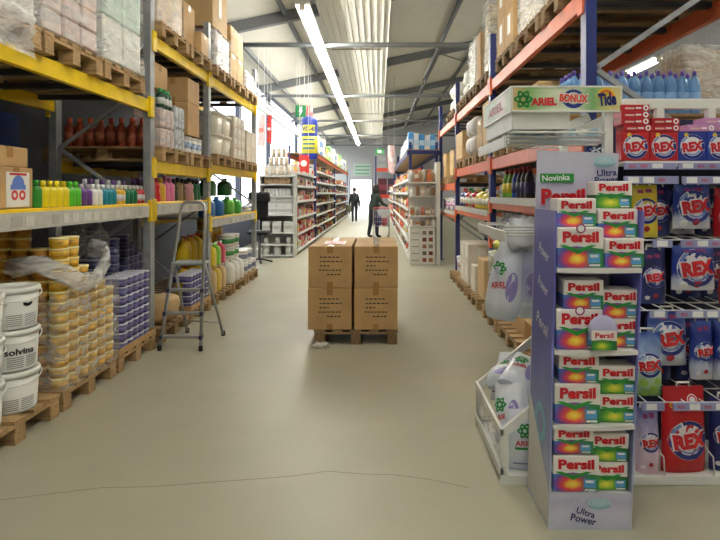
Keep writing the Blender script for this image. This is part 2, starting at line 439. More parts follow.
# ------------------------------------------------------------------ fluorescent lamps
TUBE = mat('lit_fluorescent_tube', (255, 252, 240), emit=58)
def lamp_kind():
    t = MB().tube([(0, -.7, 0), (0, .7, 0)], .046, TUBE, 10)
    hs = MB().box(-.125, -.74, .055, .125, .74, .11, WHT, .008)
    for y in (-.72, .72): hs.box(-.05, y - .02, -.045, .05, y + .02, .06, WHT)
    hg = MB()
    for y in (-.5, .5): hg.tube([(0, y, .1), (0, y, .42)], .006, STEEL, 6)
    return Kind('fluorescent_lamp', 'lamp', [('tube', t.mesh('lamp_tube')), ('housing', hs.mesh('lamp_housing')), ('hanger', hg.mesh('lamp_hanger'))])
LK = lamp_kind()
for i in range(17):
    LK.put('%s lit fluorescent tube lamp along the row under the corrugated roof strip' % ORD[i], (-1.25, 9.95 + i * 1.55, 4.55), group='lamps along the aisle')
for i, y in enumerate((1.5, 4.5, 7.4, 9.6, 13.6, 17.6, 21.6)):  # the nearest ones are out of view, added to carry the row on for light
    LK.put('%s lit fluorescent tube lamp over the next aisle beyond the orange rack' % ORD[i], (6.45, y, 4.55), group='lamps over the next aisle')
for i, y in enumerate((-1.0, 1.8, 4.6)):  # unseen lamps added to brighten the near end of the aisle
    LK.put('%s added fluorescent tube lamp, out of view, lighting the near end of the aisle' % ORD[i], (.5, y, 4.55), group='added lamps out of view')
# ------------------------------------------------------------------ yellow and grey rack along the wall
XF, XBK = -2.25, -3.17
FLY = [2.72, 5.5, 7.37, 10.16]
rk = thing('pallet_rack', 'grey steel pallet rack with yellow beams standing along the wall', 'rack', ((XF + XBK) / 2, FLY[0], 0))
def rel(o, mb):                                      # build world-space geometry under a placed thing
    lx, ly, lz = o.location; mb.v = [(x - lx, y - ly, z - lz) for x, y, z in mb.v]; return mb
def upright(x, y, h, m, face=1, w=.1):
    b = MB(); b.box(x - .035, y - w / 2, 0.008, x - .028, y + w / 2, h, m); b.box(x + .028, y - w / 2, .008, x + .035, y + w / 2, h, m)
    b.box(x - .028, y - w / 2, .008, x + .028, y - w / 2 + .006, h, m); b.box(x - .028, y + w / 2 - .006, .008, x + .028, y + w / 2, h, m)
    b.box(x - .07, y - w / 2 - .02, 0, x + .07, y + w / 2 + .02, .008, m)
    return b
for y in FLY:
    for x in (XF, XBK): rel(rk, upright(x, y, 3.74, GALV)).build('upright', rk)
    k = 0
    z = -.46
    pts = []
    while z < 3.7:
        pts.append((XBK + .04 if k % 2 == 0 else XF - .04, z + 0.0)); z += .6; k += 1
    for (xa, za), (xb, zb) in zip(pts, pts[1:]):
        if za < .05: continue
        rel(rk, MB().bar((xa, y, za), (xb, y, zb), .03, .03, GALV)).build('brace', rk)
def beam(root, x, y0, y1, z1, m, h=.12, rail=None, front=1):
    b = MB(); b.box(x - .025, y0 + .05, z1 - h, x + .025, y1 - .05, z1, m, .004)
    for y in (y0 + .03, y1 - .03): b.box(x + front * .02, y - .045, z1 - h - .05, x + front * .05, y + .045, z1 + .03, m)
    o = rel(root, b).build('beam', root)
    if rail:
        r = MB().box(x + front * .028, y0 + .1, z1 - h, x + front * .045, y1 - .1, z1 - .022, rail)
        q = random.Random(int(y0 * 10 + z1 * 100)); yy = y0 + .2
        pw = cm((204, 202, 194)); gk = cm((168, 166, 160))
        while yy < y1 - .3:
            l = q.uniform(.06, .12)
            r.box(x + front * .045, yy, z1 - h + .02, x + front * .047, yy + l, z1 - .045, q.choice([pw, pw, gk])); yy += l + q.uniform(.03, .25)
        rel(root, r).build('price_rail', o)
    return o
def deck(root, xa, xb, y0, y1, z, m, n=9):
    b = MB(); w = (y1 - y0) / n
    for i in range(n): b.box(xa, y0 + i * w, z - .022, xb, y0 + (i + 1) * w - .012, z, m)
    return rel(root, b).build('shelf_planks', root)
DKG = mat('dark_deck', (66, 68, 70), .6, .3)
LV = {0: [(1.40, 1), (2.41, 0)], 1: [(1.41, 1), (1.82, 0), (3.07, 0)], 2: [(1.17, 1), (1.88, 0), (3.07, 0)]}
for i in range(3):
    for z, railed in LV[i]:
        beam(rk, XF, FLY[i], FLY[i + 1], z, YEL, .13 if railed else .12, RAIL if railed else None)
        beam(rk, XBK, FLY[i], FLY[i + 1], z, YEL, .12, None, -1)
        if railed: deck(rk, XBK + .03, XF - .03, FLY[i] + .1, FLY[i + 1] - .1, z - .001, mat('chipboard', (150, 136, 112), .7))
        else:
            b = MB()
            for k in range(5):
                y = FLY[i] + .3 + k * (FLY[i + 1] - FLY[i] - .6) / 4; b.box(XBK + .03, y - .03, z - .045, XF - .03, y + .03, z - .002, DKG)
            rel(rk, b).build('deck_slats', rk)
PX = -2.75                                            # pallet centre: front face at -2.15

# floor pallets
lab = ['standing before the rest under the white buckets', 'under the wrapped yellow tubs', 'under the blue tubs with a brown tray', 'behind the stepladder under a paper sack',
       'behind the stepladder under low blue tubs', 'under the tan canisters and pink jug', 'under the round white jugs', 'under the last white buckets of the yellow rack']
FP = [(3.37, .82), (4.215, .77), (5.035, .77), (5.99, .78), (6.82, .78), (7.86, .8), (8.75, .8), (9.65, .8)]
for (y, wy), l in zip(FP, lab): pallet(False, wy).put('wooden floor pallet ' + l, (PX, y, 0), group='pallets on the floor by the yellow rack')

# white buckets
BK = [bucket_kind(), bucket_kind('solvina'), bucket_kind(None, True)]
nm = ['bottom', 'middle', 'top']
for r, z in enumerate((.145, .403, .661)):
    k = (BK[0], BK[1], BK[2])[r]
    k.put('white plastic bucket at the %s of the stack on the pallet end' % nm[r], (-2.31, 3.53, z), rz=(.7, .9, .85)[r], group='white buckets')
    BK[0].put('white plastic bucket at the %s of the stack behind the end stack' % nm[r], (-2.32, 3.2, z), rz=.7 + r, group='white buckets')

# yellow tubs
YT = tub((214, 172, 40), (234, 220, 160), band=(196, 150, 34)); YT2 = tub((176, 128, 26), (214, 190, 120), band=(150, 100, 20))  # second kind is a darker copy, shade behind the buckets put into its colours
hs = [14, 14, 11, 9, 9, 8]
for k, n in enumerate(hs):
    for r in range(n):
        YT.put('yellow tub, %s column along the aisle, %s from the pallet' % (ORD[k], ORD[r]), (-2.222, 3.9 + .131 * k, .145 + .0747 * r), rz=R.uniform(0, 6), group='yellow tubs on the wrapped pallet')
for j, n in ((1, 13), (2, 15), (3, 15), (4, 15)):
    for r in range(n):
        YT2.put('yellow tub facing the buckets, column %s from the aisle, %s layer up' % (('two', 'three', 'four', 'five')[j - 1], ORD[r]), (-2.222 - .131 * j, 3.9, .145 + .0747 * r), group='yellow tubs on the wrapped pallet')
f = MB(); vs, fs = rnd_shell(-2.66, -2.14, 3.82, 4.61, .15, .9, 13, .016, 3, ragged=.16); f.add(vs, fs, FILM, True)
q = random.Random(5); vs = []; fs = []
path = [(-2.5, 3.82, .98), (-2.3, 3.8, 1.02), (-2.14, 3.86, .93), (-2.11, 4.02, .86), (-2.11, 4.2, .84), (-2.12, 4.38, .98), (-2.2, 4.52, 1.03), (-2.36, 4.6, 1.06)]
for i, p in enumerate(path):
    for k in range(9):
        a = 2 * PI * k / 9; r = .022 + .022 * q.random(); vs.append((p[0] + math.cos(a) * r * .8, p[1] + math.cos(a) * r * .7, p[2] + math.sin(a) * r * 2.0))
for i in range(len(path) - 1):
    for k in range(9): fs.append((i * 9 + k, i * 9 + (k + 1) % 9, (i + 1) * 9 + (k + 1) % 9, (i + 1) * 9 + k))
g = MB().add(vs, fs, FILM2, True)
o = thing('stretch_film', 'torn clear stretch film bunched round the yellow tubs', 'plastic film', (-2.4, 4.2, .15)); rel(o, f).build('film_sheet', o); rel(o, g).build('bunched_film', o)

# blue tubs
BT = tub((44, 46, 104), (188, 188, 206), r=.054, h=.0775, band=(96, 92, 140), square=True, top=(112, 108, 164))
BT2 = tub((38, 38, 80), (110, 110, 140), r=.054, h=.0775, band=(66, 64, 104), square=True)  # darker copy of the blue tub: shade of the rear stacks in its colours
def tray(x0, x1, y0, y1, z, label):
    o = thing('carton_tray', label, 'carton', ((x0 + x1) / 2, (y0 + y1) / 2, z)); b = MB(); t = .006; h = .05
    b.box(x0, y0, z, x1, y1, z + t, KRAFT); rel(o, b).build('tray_bottom', o)
    b = MB()
    for a in ((x0, y0, x0 + t, y1), (x1 - t, y0, x1, y1), (x0 + t, y0, x1 - t, y0 + t), (x0 + t, y1 - t, x1 - t, y1)): b.box(a[0], a[1], z + t, a[2], a[3], z + h, KRAFT)
    rel(o, b).build('tray_rim', o); return o
tray(-3.3, -2.15, 4.66, 5.42, .145, 'low brown cardboard tray holding the blue tubs on their pallet')
for jx in range(2):
    for k in range(5):
        for r in range(8):
            BT.put('blue tub, %s row from the aisle, %s along, %s layer' % (ORD[jx], ORD[k], ORD[r]), (-2.213 - .113 * jx, 4.8 + .113 * k, .152 + .0778 * r), group='blue tubs on the cardboard tray')
for jx, k, n, lo in ((2, 0, 10, 5), (3, 0, 10, 5), (3, 2, 14, 8), (2, 3, 12, 8)):
    for r in range(n):
        BT2.put('blue tub coloured dark for shade in the stack behind, %s row, %s along, %s layer' % (ORD[jx], ORD[k], ORD[r]), (-2.213 - .113 * jx, 4.8 + .113 * k, .152 + .0778 * r), group='tubs darkened for shade behind the blue tubs')
f = MB(); vs = []; fs = []
q = random.Random(8)
for i in range(9):
    for k in range(12):
        t = PI * i / 8; a = 2 * PI * k / 12; rr = .15 * math.sin(t) * q.uniform(.75, 1.2) + .004; vs.append((-2.5 + rr * math.cos(a), 4.85 + rr * math.sin(a), 1.09 + .16 * math.cos(t) * 1.0 + 0))
for i in range(8):
    for k in range(12): fs.append((i * 12 + k, i * 12 + (k + 1) % 12, (i + 1) * 12 + (k + 1) % 12, (i + 1) * 12 + k))
tag(f.add(vs, fs, CLEAR, True).build('film_bundle'), 'crumpled ball of clear film on the dark blue tubs', 'plastic film')
tray(-3.3, -2.15, 6.44, 7.2, .145, 'brown cardboard tray under the low blue tubs behind the stepladder')
for k in range(6):
    for r in range(5):
        BT.put('blue tub behind the stepladder, %s along the tray, %s layer' % (ORD[k], ORD[r]), (-2.215, 6.52 + .113 * k, .152 + .0778 * r), group='blue tubs behind the stepladder')
for k in range(6): BT.put('blue tub behind the stepladder, inner row, %s along the top' % ORD[k], (-2.33, 6.52 + .113 * k, .152 + .0778 * 4), group='blue tubs behind the stepladder')
for k in range(4):
    for r in range(12):
        if r > 11 - k: continue
        BT2.put('blue tub coloured dark for shade, tall stack behind the stepladder, %s column, %s layer' % (ORD[k], ORD[r]), (-2.6 - .0 * k, 5.72 + .113 * k, .145 + .0778 * r), group='tubs darkened for shade behind the stepladder')
# paper sack
def lump(name, label, cat, m, loc, sx, sy, sz, seed, amp=.15, parts=None):
    q = random.Random(seed); vs = []; fs = []
    for i in range(10):
        t = PI * i / 9
        for k in range(16):
            a = 2 * PI * k / 16; e = 1 + amp * (q.random() - .5)
            c_, s_ = math.cos(a), math.sin(a); pw = (abs(c_) ** 3 + abs(s_) ** 3) ** (-1 / 3)
            st = math.sin(t) ** .6
            vs.append((sx / 2 * pw * c_ * st * e, sy / 2 * pw * s_ * st * e, sz / 2 - sz / 2 * math.copysign(abs(math.cos(t)) ** .7, math.cos(t)) * (1 if i in (0, 9) else e)))
    for i in range(9):
        for k in range(16): fs.append((i * 16 + k, i * 16 + (k + 1) % 16, (i + 1) * 16 + (k + 1) % 16, (i + 1) * 16 + k))
    o = MB().add(vs, fs, m, True).build(name, loc=loc)
    return tag(o, label, cat)
lump('paper_sack', 'slumped brown paper sack on the pallet behind the stepladder', 'sack', KRAFT2, (-2.33, 5.98, .145), .34, .62, .26, 4)

# canisters, jugs and tubs on the pallets behind the ladder
TAN = [(196, 170, 122), (214, 186, 60), (200, 172, 120)]
for i in range(3):
    jug(TAN[i], (230, 226, 210), .2, .15, .36).put(('pale tan canister below the yellow jug', 'yellow canister below the lime green jug', 'pale tan canister below the pink jug')[i], (-2.27, 7.58 + i * .23, .145), rz=PI / 2, group='canisters on the pallet')
for i, (c, l) in enumerate((((222, 196, 40), 'yellow'), ((130, 196, 50), 'lime green'), ((206, 62, 92), 'pink'))):
    jug(c, (240, 240, 236), .19, .14, .31, None).put('%s plastic jug standing on the lower canisters' % l, (-2.27, 7.58 + i * .23, .506), rz=PI / 2, group='coloured jugs')
for i in range(3):
    for r in range(2):
        jug((226, 190, 30), (220, 60, 40), .24, .17, .38).put('yellow canister in the shade behind the ladder, %s along, %s layer' % (ORD[i], ORD[r]), (-2.62, 7.55 + i * .26, .145 + .39 * r), rz=PI / 2, group='yellow canisters in the shade')
for i in range(3):
    jug((232, 232, 226), (236, 236, 230), .25, .22, .36).put('%s round white jug on the pallet of white jugs' % ORD[i], (-2.28, 8.45 + i * .28, .145), rz=PI / 2, group='round white jugs')
GT = tub((228, 228, 220), (236, 236, 230), .125, .18, band=(60, 150, 70))
for i in range(2):
    for r in range(2 if i == 1 else 2):
        GT.put('white tub with a green band above the white jugs, %s stack, %s' % (ORD[i], ('lower', 'upper')[r]), (-2.3, 8.5 + i * .28, .51 + .18 * r), group='green banded tubs')
YB2 = tub((214, 176, 60), (232, 220, 170), .12, .2, band=(196, 140, 40))
for i in range(3):
    for r in range(5):
        YB2.put('ochre tub at the back behind the white jugs, %s along, %s layer' % (ORD[i], ORD[r]), (-2.62, 8.46 + i * .27, .145 + .2 * r), group='ochre tubs at the back')
WB = tub((230, 230, 226), (236, 236, 232), .14, .2, band=(120, 130, 160), name='small_bucket')
for i in range(3): WB.put('%s low white bucket on the last pallet of the yellow rack' % ORD[i], (-2.32, 9.4 + i * .3, .145), group='low white buckets')
for i in range(2): WB.put('%s white bucket stacked on the low buckets of the last pallet' % ORD[i], (-2.32, 9.4 + i * .3, .346), group='low white buckets')

# stepladder
def stepladder():
    o = thing('stepladder', 'aluminium folding stepladder standing open beside the yellow rack', 'ladder', (-1.86, 5.65, 0))
    fl, fr, rl, rr_ = Vector((-2.08, 5.33, 0)), Vector((-1.685, 5.32, 0)), Vector((-2.05, 6.02, 0)), Vector((-1.63, 5.9, 0))
    tl, tr = Vector((-1.985, 5.64, 1.32)), Vector((-1.735, 5.63, 1.32))
    ml, mr = fl.lerp(tl, .615), fr.lerp(tr, .615)
    arch = [fl + (tl - fl) * .02] + [tl] + [tl + Vector((.012, .01, .06)), tl + Vector((.05, .012, .088)), tr + Vector((-.05, .012, .088)), tr + Vector((-.012, .01, .06)), tr] + [fr + (tr - fr) * .02]
    rel(o, MB().tube(arch, .0165, ALU, 10)).build('front_frame', o)
    for a, c in ((rl, ml), (rr_, mr)): rel(o, MB().tube([a + (c - a) * .02, c + Vector((0, .03, 0))], .0145, ALU, 8)).build('rear_leg', o)
    rel(o, MB().tube([rl.lerp(ml, .19), rr_.lerp(mr, .19)], .009, ALU, 8)).build('cross_brace', o)
    for t in (.1, .262, .425):
        a, c = fl.lerp(tl, t), fr.lerp(tr, t)
        s = rel(o, MB().box(a.x, a.y - .03, a.z - .018, c.x, a.y + .05, a.z + .004, ALU, .004)).build('step', o)
        b = MB()
        for e in (a, c): b.box(e.x - .014, e.y - .036, e.z - .026, e.x + .014, e.y + .03, e.z + .01, cm((60, 62, 90)))
        rel(o, b).build('step_bracket', s)
    a, c = ml, mr
    rel(o, MB().box(a.x - .01, a.y - .04, a.z - .02, c.x + .01, a.y + .2, a.z + .006, mat('grey_platform', (150, 158, 160), .5), .005)).build('platform', o)
    for e in (fl, fr, rl, rr_): rel(o, MB().lathe([(0, 0), (.021, 0), (.021, .045), (.017, .05), (0, .05)], BLACK, 10, e.x, e.y)).build('rubber_foot', o)
stepladder()

# goods on the railed shelf of the near bay
SH = 1.4
def picked(w, d, h):
    k = carton(w, d, h, 0); t = MB(); f = lambda y, z: (w / 2 + .002, y, z)
    t.rect(-.10, .01, .13, h - .03, PWHT, f); f = lambda y, z: (w / 2 + .0035, y, z); t.ring(.015, .15, 0, .06, cm((90, 120, 196)), f, 0, PI); t.rect(-.06, .12, .09, .15, cm((90, 120, 196)), f); t.ring(-.02, .085, .015, .032, cm((208, 50, 46)), f); t.ring(.055, .085, .015, .032, cm((208, 50, 46)), f); t.rect(-.07, h - .05, .1, h - .035, cm((180, 40, 40)), f)
    return Kind('carton', 'carton', k.parts + [('printed_picture', t.mesh('printed_picture'))])
picked(.4, .34, .26).put('brown carton with a white and red picture on the railed shelf', (-2.48, 3.53, SH), group=None)
carton(.4, .36, .13, 0).put('flat brown carton lying on the carton with the printed picture', (-2.5, 3.5, SH + .261))
carton(.4, .3, .24, 0, True, 'label').put('brown carton with white label beside the carton with the picture', (-2.7, 3.18, SH))
tub((226, 220, 200), (232, 228, 214), .1, .07).put('round cream tub at the front edge beside the picture carton', (-2.36, 3.2, SH))
seq = [((40, 130, 40), (40, 130, 40), 'dark green')] + [((226, 206, 30), (226, 206, 30), 'yellow')] * 4 + [((80, 186, 40), (80, 186, 40), 'lime')] * 2 + [((98, 58, 130), (190, 180, 200), 'purple')] * 2 + \
      [((226, 226, 222), (236, 236, 232), 'white')] * 2 + [((24, 128, 146), (220, 226, 226), 'teal')] * 3 + [((226, 176, 40), (232, 228, 220), 'amber')] * 2 + [((20, 104, 70), (226, 226, 222), 'deep green')] * 3 + [((176, 34, 36), (226, 222, 220), 'red')] * 2
cnt = {}
for i, (c, cap, l) in enumerate(seq):
    cnt[l] = cnt.get(l, 0) + 1; tot = sum(1 for s in seq if s[2] == l)
    h = .185 if l in ('yellow', 'lime', 'dark green') else .17
    bottle(c, cap, .04, h, (206, 200, 206) if l in ('red', 'amber') else None, 0).put(
        ('%s %s plastic bottle in the row on the railed shelf' % (ORD[cnt[l] - 1], l)) if tot > 1 else '%s plastic bottle starting the row on the railed shelf' % l, (-2.3, 3.76 + i * .083, SH), group='bottles along the railed shelf')
for i in range(8):
    c = ((98, 58, 150), (98, 58, 150), (200, 196, 206), (24, 110, 120))[i % 4]
    bottle(c, (120, 80, 150) if i % 2 else (226, 226, 230), .038, .215, None, 1).put('%s taller bottle behind the bottle row near the upright' % ORD[i], (-2.41, 4.6 + i * .1, SH), group='taller bottles behind the row')

# second bay: pallets at the middle level
Z2 = 1.82
for i, y in enumerate((5.98, 6.84)): pallet(False, .8).put('wooden pallet on the middle beam, %s' % ('with orange bottles at its end', 'with cartons beside the second upright')[i], (PX, y, Z2), group='pallets on the middle beams')
ZP = Z2 + .145
for jx in range(8):
    bottle((150, 62, 36), (206, 84, 46), .05, .29, (176, 96, 70), 0).put('%s orange bottle in the row at the pallet end' % ORD[jx], (-2.38 - jx * .105, 5.66, ZP), group='orange bottles')
PK = mat('pinkish_pack', (206, 186, 178), .45, var=.12, scale=14)
def pack(w, d, h, m, seed=0, n=3):
    b = MB(); q = random.Random(seed)
    for i in range(n):
        y = -d / 2 + d * i / n; b.box(-w / 2, y + .003, 0, w / 2, y + d / n - .003, h, m, .018)
    f = MB().box(-w / 2 - .006, -d / 2 - .006, 0.001, w / 2 + .006, d / 2 + .006, h + .006, FILM, .02)
    return Kind('shrink_pack', 'pack', [('pouches', b.mesh('pouches')), ('shrink_film', f.mesh('shrink_film'))])
for r in range(2): pack(.3, .36, .2, PK, r).put('pale pink shrink wrapped pack, %s on the middle pallet' % ('lower', 'upper')[r], (-2.35, 5.88, ZP + r * .207))
for i in range(2): pack(.3, .3, .24, mat('pale_blue_pack', (186, 194, 200), .4, var=.12, scale=14), 5 + i).put('pale blue shrink wrapped pack, %s' % ('beside the pink pack', 'stacked above on the pale blue pack')[i], (-2.35, 6.23, ZP + i * .247), group='pale packs')
for jx in range(3):
    bottle((40, 80, 60), (60, 150, 90), .045, .2, (206, 210, 206), 0).put('%s bottle with green cap on the pink packs' % ORD[jx], (-2.24, 5.76 + jx * .1, ZP + .414), group='green capped bottles')
carton(.5, .4, .27, 0).put('brown carton on the pink packs under the top beam', (-2.55, 5.92, ZP + .62))
carton(.36, .4, .28, 0).put('brown carton standing on the lower carton by the second upright', (-2.36, 6.63, ZP + .2 + .381))
carton(.36, .4, .38, 0).put('brown carton standing on the white tubs by the second upright', (-2.36, 6.63, ZP + .2))
for i in range(3): tub((230, 230, 226), (236, 236, 232), .095, .195, band=(150, 170, 200)).put('%s white tub with blue print on the middle pallet' % ORD[i], (-2.28 , 6.54 + i * .2, ZP), group='white tubs on the middle pallet')

# second bay: coloured bottles on the railed shelf
seq = [((176, 40, 40), 'dark red'), ((196, 36, 46), 'bright red'), ((214, 170, 60), 'mustard'), ((206, 110, 160), 'pink'), ((214, 120, 170), 'rose'), ((64, 66, 40), 'olive'), ((150, 130, 90), 'tan'), ((110, 90, 60), 'brown'), ((186, 130, 140), 'dusky pink'), ((196, 150, 150), 'pale pink'), ((20, 96, 66), 'dark green'), ((24, 110, 76), 'sea green')]
for i, (c, l) in enumerate(seq):
    bottle(c, (40, 40, 40) if i > 4 else c, .06, .27 - (i % 3) * .01, None, i % 2).put('%s bottle on the shelf behind the ladder top' % l, (-2.33, 5.72 + i * .132, 1.41), group='bottles on the shelf behind the ladder')
for i in range(6): bottle((60, 40, 70), (140, 90, 160), .045, .24, (120, 90, 140), 0).put('%s dark purple bottle at the back of the red bottle shelf' % ORD[i], (-2.5, 5.72 + i * .12, 1.41), group='dark purple bottles')

# third bay
Z3 = 1.17
for i, (c, l) in enumerate((((30, 96, 160), 'blue'), ((34, 106, 176), 'bright blue'), ((96, 176, 60), 'light green'), ((60, 160, 60), 'green'))):
    jug(c, (230, 230, 226) if i != 1 else c, .24, .2, .28 if i < 3 else .26).put('%s jug at the front of the low railed shelf' % l, (-2.36, 7.72 + i * .46 + (.12 if i > 1 else 0), Z3), rz=PI / 2, group='jugs on the low railed shelf')
for i in range(2): jug((40, 100, 44), (30, 30, 30), .26, .2, .27).put('dark green canister on top of the %s jug' % ('two blue', 'light green')[i], (-2.4, 7.9 + i * .86, Z3 + .285), rz=PI / 2, group='dark green canisters') 
lump('plastic_bag', 'clear plastic bag at the end of the low railed shelf', 'bag', FILM2, (-2.35, 9.9, Z3), .2, .3, .12, 21)
for i, y in enumerate((7.9, 8.75, 9.6)): pallet(False, .8).put('wooden pallet on the middle beams, %s' % ('under the cream buckets', 'under the columns of small cartons', 'under the white boxes at the rack end')[i], (PX, y, 1.88), group='pallets on the middle beams')
SB = MB(); ZP3 = 1.88 + .145
def square_bucket(c):
    b = MB().lathe([(0, 0), (.17, 0), (.175, .01), (.195, .25)], cm(c, .4), 20, p=6); l = MB().lathe([(.195, .245), (.21, .245), (.21, .285), (.2, .29), (0, .29)], cm((228, 224, 210), .4), 20, p=6)
    return Kind('square_bucket', 'bucket', [('bucket_body', b.mesh('bucket_body')), ('lid', l.mesh('lid'))])
SBK = square_bucket((226, 222, 206))
for r in range(2):
    for i in range(2): SBK.put('cream square bucket, %s layer, %s from the upright' % (('lower', 'upper')[r], ORD[i]), (-2.37, 7.72 + i * .43, ZP3 + r * .295), group='cream buckets')
for i in range(3):
    for r in range(4):
        carton(.22, .22, .16, 3, False, 'label').put('small pale carton, %s column on the middle pallet, %s layer' % (ORD[i], ORD[r]), (-2.27, 8.5 + i * .235, ZP3 + r * .161), group='small pale cartons')
for r in range(2):
    for i in range(2): carton(.34, .34, .26, 3, False).put('white box at the rack end, %s layer, %s' % (('lower', 'upper')[r], ('toward the cartons', 'toward the window')[i]), (-2.34, 9.42 + i * .36, ZP3 + r * .261), group='white boxes at the rack end')

# top level goods
ZT = 3.07
tops = [(5.98, 'over the middle of the second bay'), (6.86, 'beside the second upright'), (7.88, 'at the start of the third bay'), (8.75, 'in the middle of the third bay'), (9.62, 'at the end of the third bay')]
for y, l in tops: pallet(False, .8).put('wooden pallet on the top beam ' + l, (PX, y, ZT), group='pallets on the top beams')
ZTP = ZT + .145
def wrapped(name, label, cat, x0, x1, y0, y1, z0, z1, m, seed, film=None, n=7, nx=2, ny=2, nz=3):
    o = thing(name, label, cat, ((x0 + x1) / 2, (y0 + y1) / 2, z0)); q = random.Random(seed); e = .012
    b = MB(); a, c, h = (x1 - x0) / nx, (y1 - y0) / ny, (z1 - z0) / nz
    for i in range(nx):
        for k in range(ny):
            for l_ in range(nz):
                if 0 < i < nx - 1 and 0 < k < ny - 1: continue
                jj = q.uniform(0, e)
                b.box(x0 + i * a + e, y0 + k * c + e, z0 + l_ * h + .002, x0 + (i + 1) * a - e + jj * 0, y0 + (k + 1) * c - e, z0 + (l_ + 1) * h - .002, m[q.randrange(len(m))], .012)
    rel(o, b).build('load_block', o)
    vs, fs = rnd_shell(x0, x1, y0, y1, z0 + .003, z1 + .02, n, .018, seed, .04, top=True)
    rel(o, MB().add(vs, fs, film or FILM, True)).build('film_wrap', o)
    return o
PALE = [mat('pale_pack_a', (214, 206, 198), .5, var=.12, scale=10), mat('pale_pack_b', (204, 190, 182), .5, var=.12, scale=10)]
GREENISH = [mat('pale_green_pack', (186, 204, 190), .5, var=.15, scale=8), mat('pale_pack_c', (216, 216, 206), .5, var=.1, scale=8)]
wrapped('wrapped_load', 'cling wrapped carton load on the top beam over the second bay', 'wrapped load', -3.2, -2.2, 5.62, 6.34, ZTP, ZTP + .75, [mat('wrapped_beige', (206, 186, 160), .6)], 31, FILM, 6, 1, 1, 1)
carton(.7, .4, .52, 0).put('tall brown carton beside the cling wrapped carton load', (-2.6, 6.68, ZTP))
carton(.5, .3, .28, 1).put('low brown carton beside the second upright on the top beam', (-2.43, 7.07, ZTP))
wrapped('wrapped_load', 'white wrapped load carrying the big brown cartons at the third bay', 'wrapped load', -3.25, -2.18, 7.5, 8.26, ZTP, ZTP + .5, PALE, 33, FILM2, 6, 1, 2, 2)
carton(1.0, .74, .6, 1, True, 'label').put('big brown carton on the white wrapped load, lower of two', (-2.72, 7.88, ZTP + .53))
carton(1.0, .74, .5, 1, True, 'label').put('big brown carton under the roof on the white wrapped load, upper of two', (-2.72, 7.88, ZTP + 1.131))
for i in range(2):
    for r in range(2): carton(.6, .38, .4, 1).put('tan carton of the four on the third bay top, %s %s' % (('lower', 'upper')[r], ('toward the wrapped load', 'toward the rack end')[i]), (-2.5, 8.56 + i * .385, ZTP + r * .401), group='four tan cartons')
wrapped('wrapped_load', 'low white wrapped load at the end of the third bay top', 'wrapped load', -3.2, -2.2, 9.3, 9.95, ZTP, ZTP + .34, PALE, 35, FILM2, 5, 1, 2, 1)

# near bay top level
ZN = 2.41
for (y, l) in ((3.2, 'under the pale wrapped load cut by the picture edge'), (4.0, 'under the pinkish wrapped load'), (4.8, 'under the greenish wrapped load')):
    pallet(False, .76).put('wooden pallet on the yellow beam ' + l.replace(' cut by the picture edge', ' beyond the buckets'), (PX, y, ZN), group='pallets on the near yellow beam')
ZNP = ZN + .145
wrapped('wrapped_load', 'pale grey film wrapped load above the white buckets', 'wrapped load', -3.3, -2.17, 2.84, 3.57, ZNP + .02, ZNP + 1.1, PALE, 41, FILM, 9, 3, 3, 4)
wrapped('wrapped_load', 'pinkish film wrapped load of small packs above the yellow tubs', 'wrapped load', -3.3, -2.17, 3.64, 4.36, ZNP + .02, ZNP + 1.1, [PALE[1], PK], 42, FILM, 9, 3, 3, 7)
wrapped('wrapped_load', 'greenish film wrapped load above the blue tubs by the first upright', 'wrapped load', -3.3, -2.17, 4.44, 5.16, ZNP + .02, ZNP + 1.1, GREENISH, 43, FILM, 9, 3, 2, 3)
f = MB(); q = random.Random(77); vs = []; fs = []
for i in range(8):
    for k in range(5):
        vs.append((-2.13 + .03 * q.random() + .02 * (i % 2), 3.06 + k * .09 + .03 * q.random(), ZNP + .06 - i * .04 - .02 * q.random()))
for i in range(7):
    for k in range(4): fs.append((i * 5 + k, i * 5 + k + 1, (i + 1) * 5 + k + 1, (i + 1) * 5 + k))
tag(f.add(vs, fs, FILM2, True).build('hanging_film'), 'torn film rag hanging over the yellow beam above the buckets', 'plastic film')
# blue tarpaulin and dark drum stack behind the near bay
q = random.Random(9); vs = []; fs = []
for i in range(9):
    for k in range(9): vs.append((-3.62 + .06 * q.random(), 4.2 + i * .175, 1.0 + k * .16))
for i in range(8):
    for k in range(8): fs.append((i * 9 + k, i * 9 + k + 1, (i + 1) * 9 + k + 1, (i + 1) * 9 + k))
tag(MB().add(vs, fs, mat('blue_tarpaulin', (30, 62, 128), .4, var=.2), True).build('hanging_tarpaulin'), 'blue tarpaulin hanging on the wall behind the near rack bay', 'tarpaulin')
# ------------------------------------------------------------------ cartons on the pallet in the aisle
pallet(True, .82).put('worn wooden pallet in the middle of the aisle under brown cartons', (-.22, 6.14, 0), rz=PI / 2)
for r, z in enumerate((.145, .559)):
    for c in range(2):
        for dpt in range(2):
            x = (-.478, -.02)[c] + (.006 if r else -.004) * (1 if c == 0 else -.3); y = 5.82 + dpt * .575
            k = carton(.432, .56, .412, 0, True, 'lines' if dpt == 0 else None)
            k.put('brown carton on the aisle pallet, %s layer, %s row, %s column' % (('lower', 'upper')[r], ('front', 'rear')[dpt], ('yellow rack', 'orange rack')[c]), (x, y, z), rz=(.015, -.01, -.012, .018)[(r * 2 + c) % 4])
b = MB(); f = lambda x, y: (x, y, .9735 + .004 * math.sin(x * 40) * math.sin(y * 33) + .004)
b.rect(-.56, 5.72, -.34, 6.1, cm((226, 206, 206)), f, 10)
b2 = MB(); f2 = lambda x, y: (x, y, .975 + .004 * math.sin(x * 40) * math.sin(y * 33) + .005)
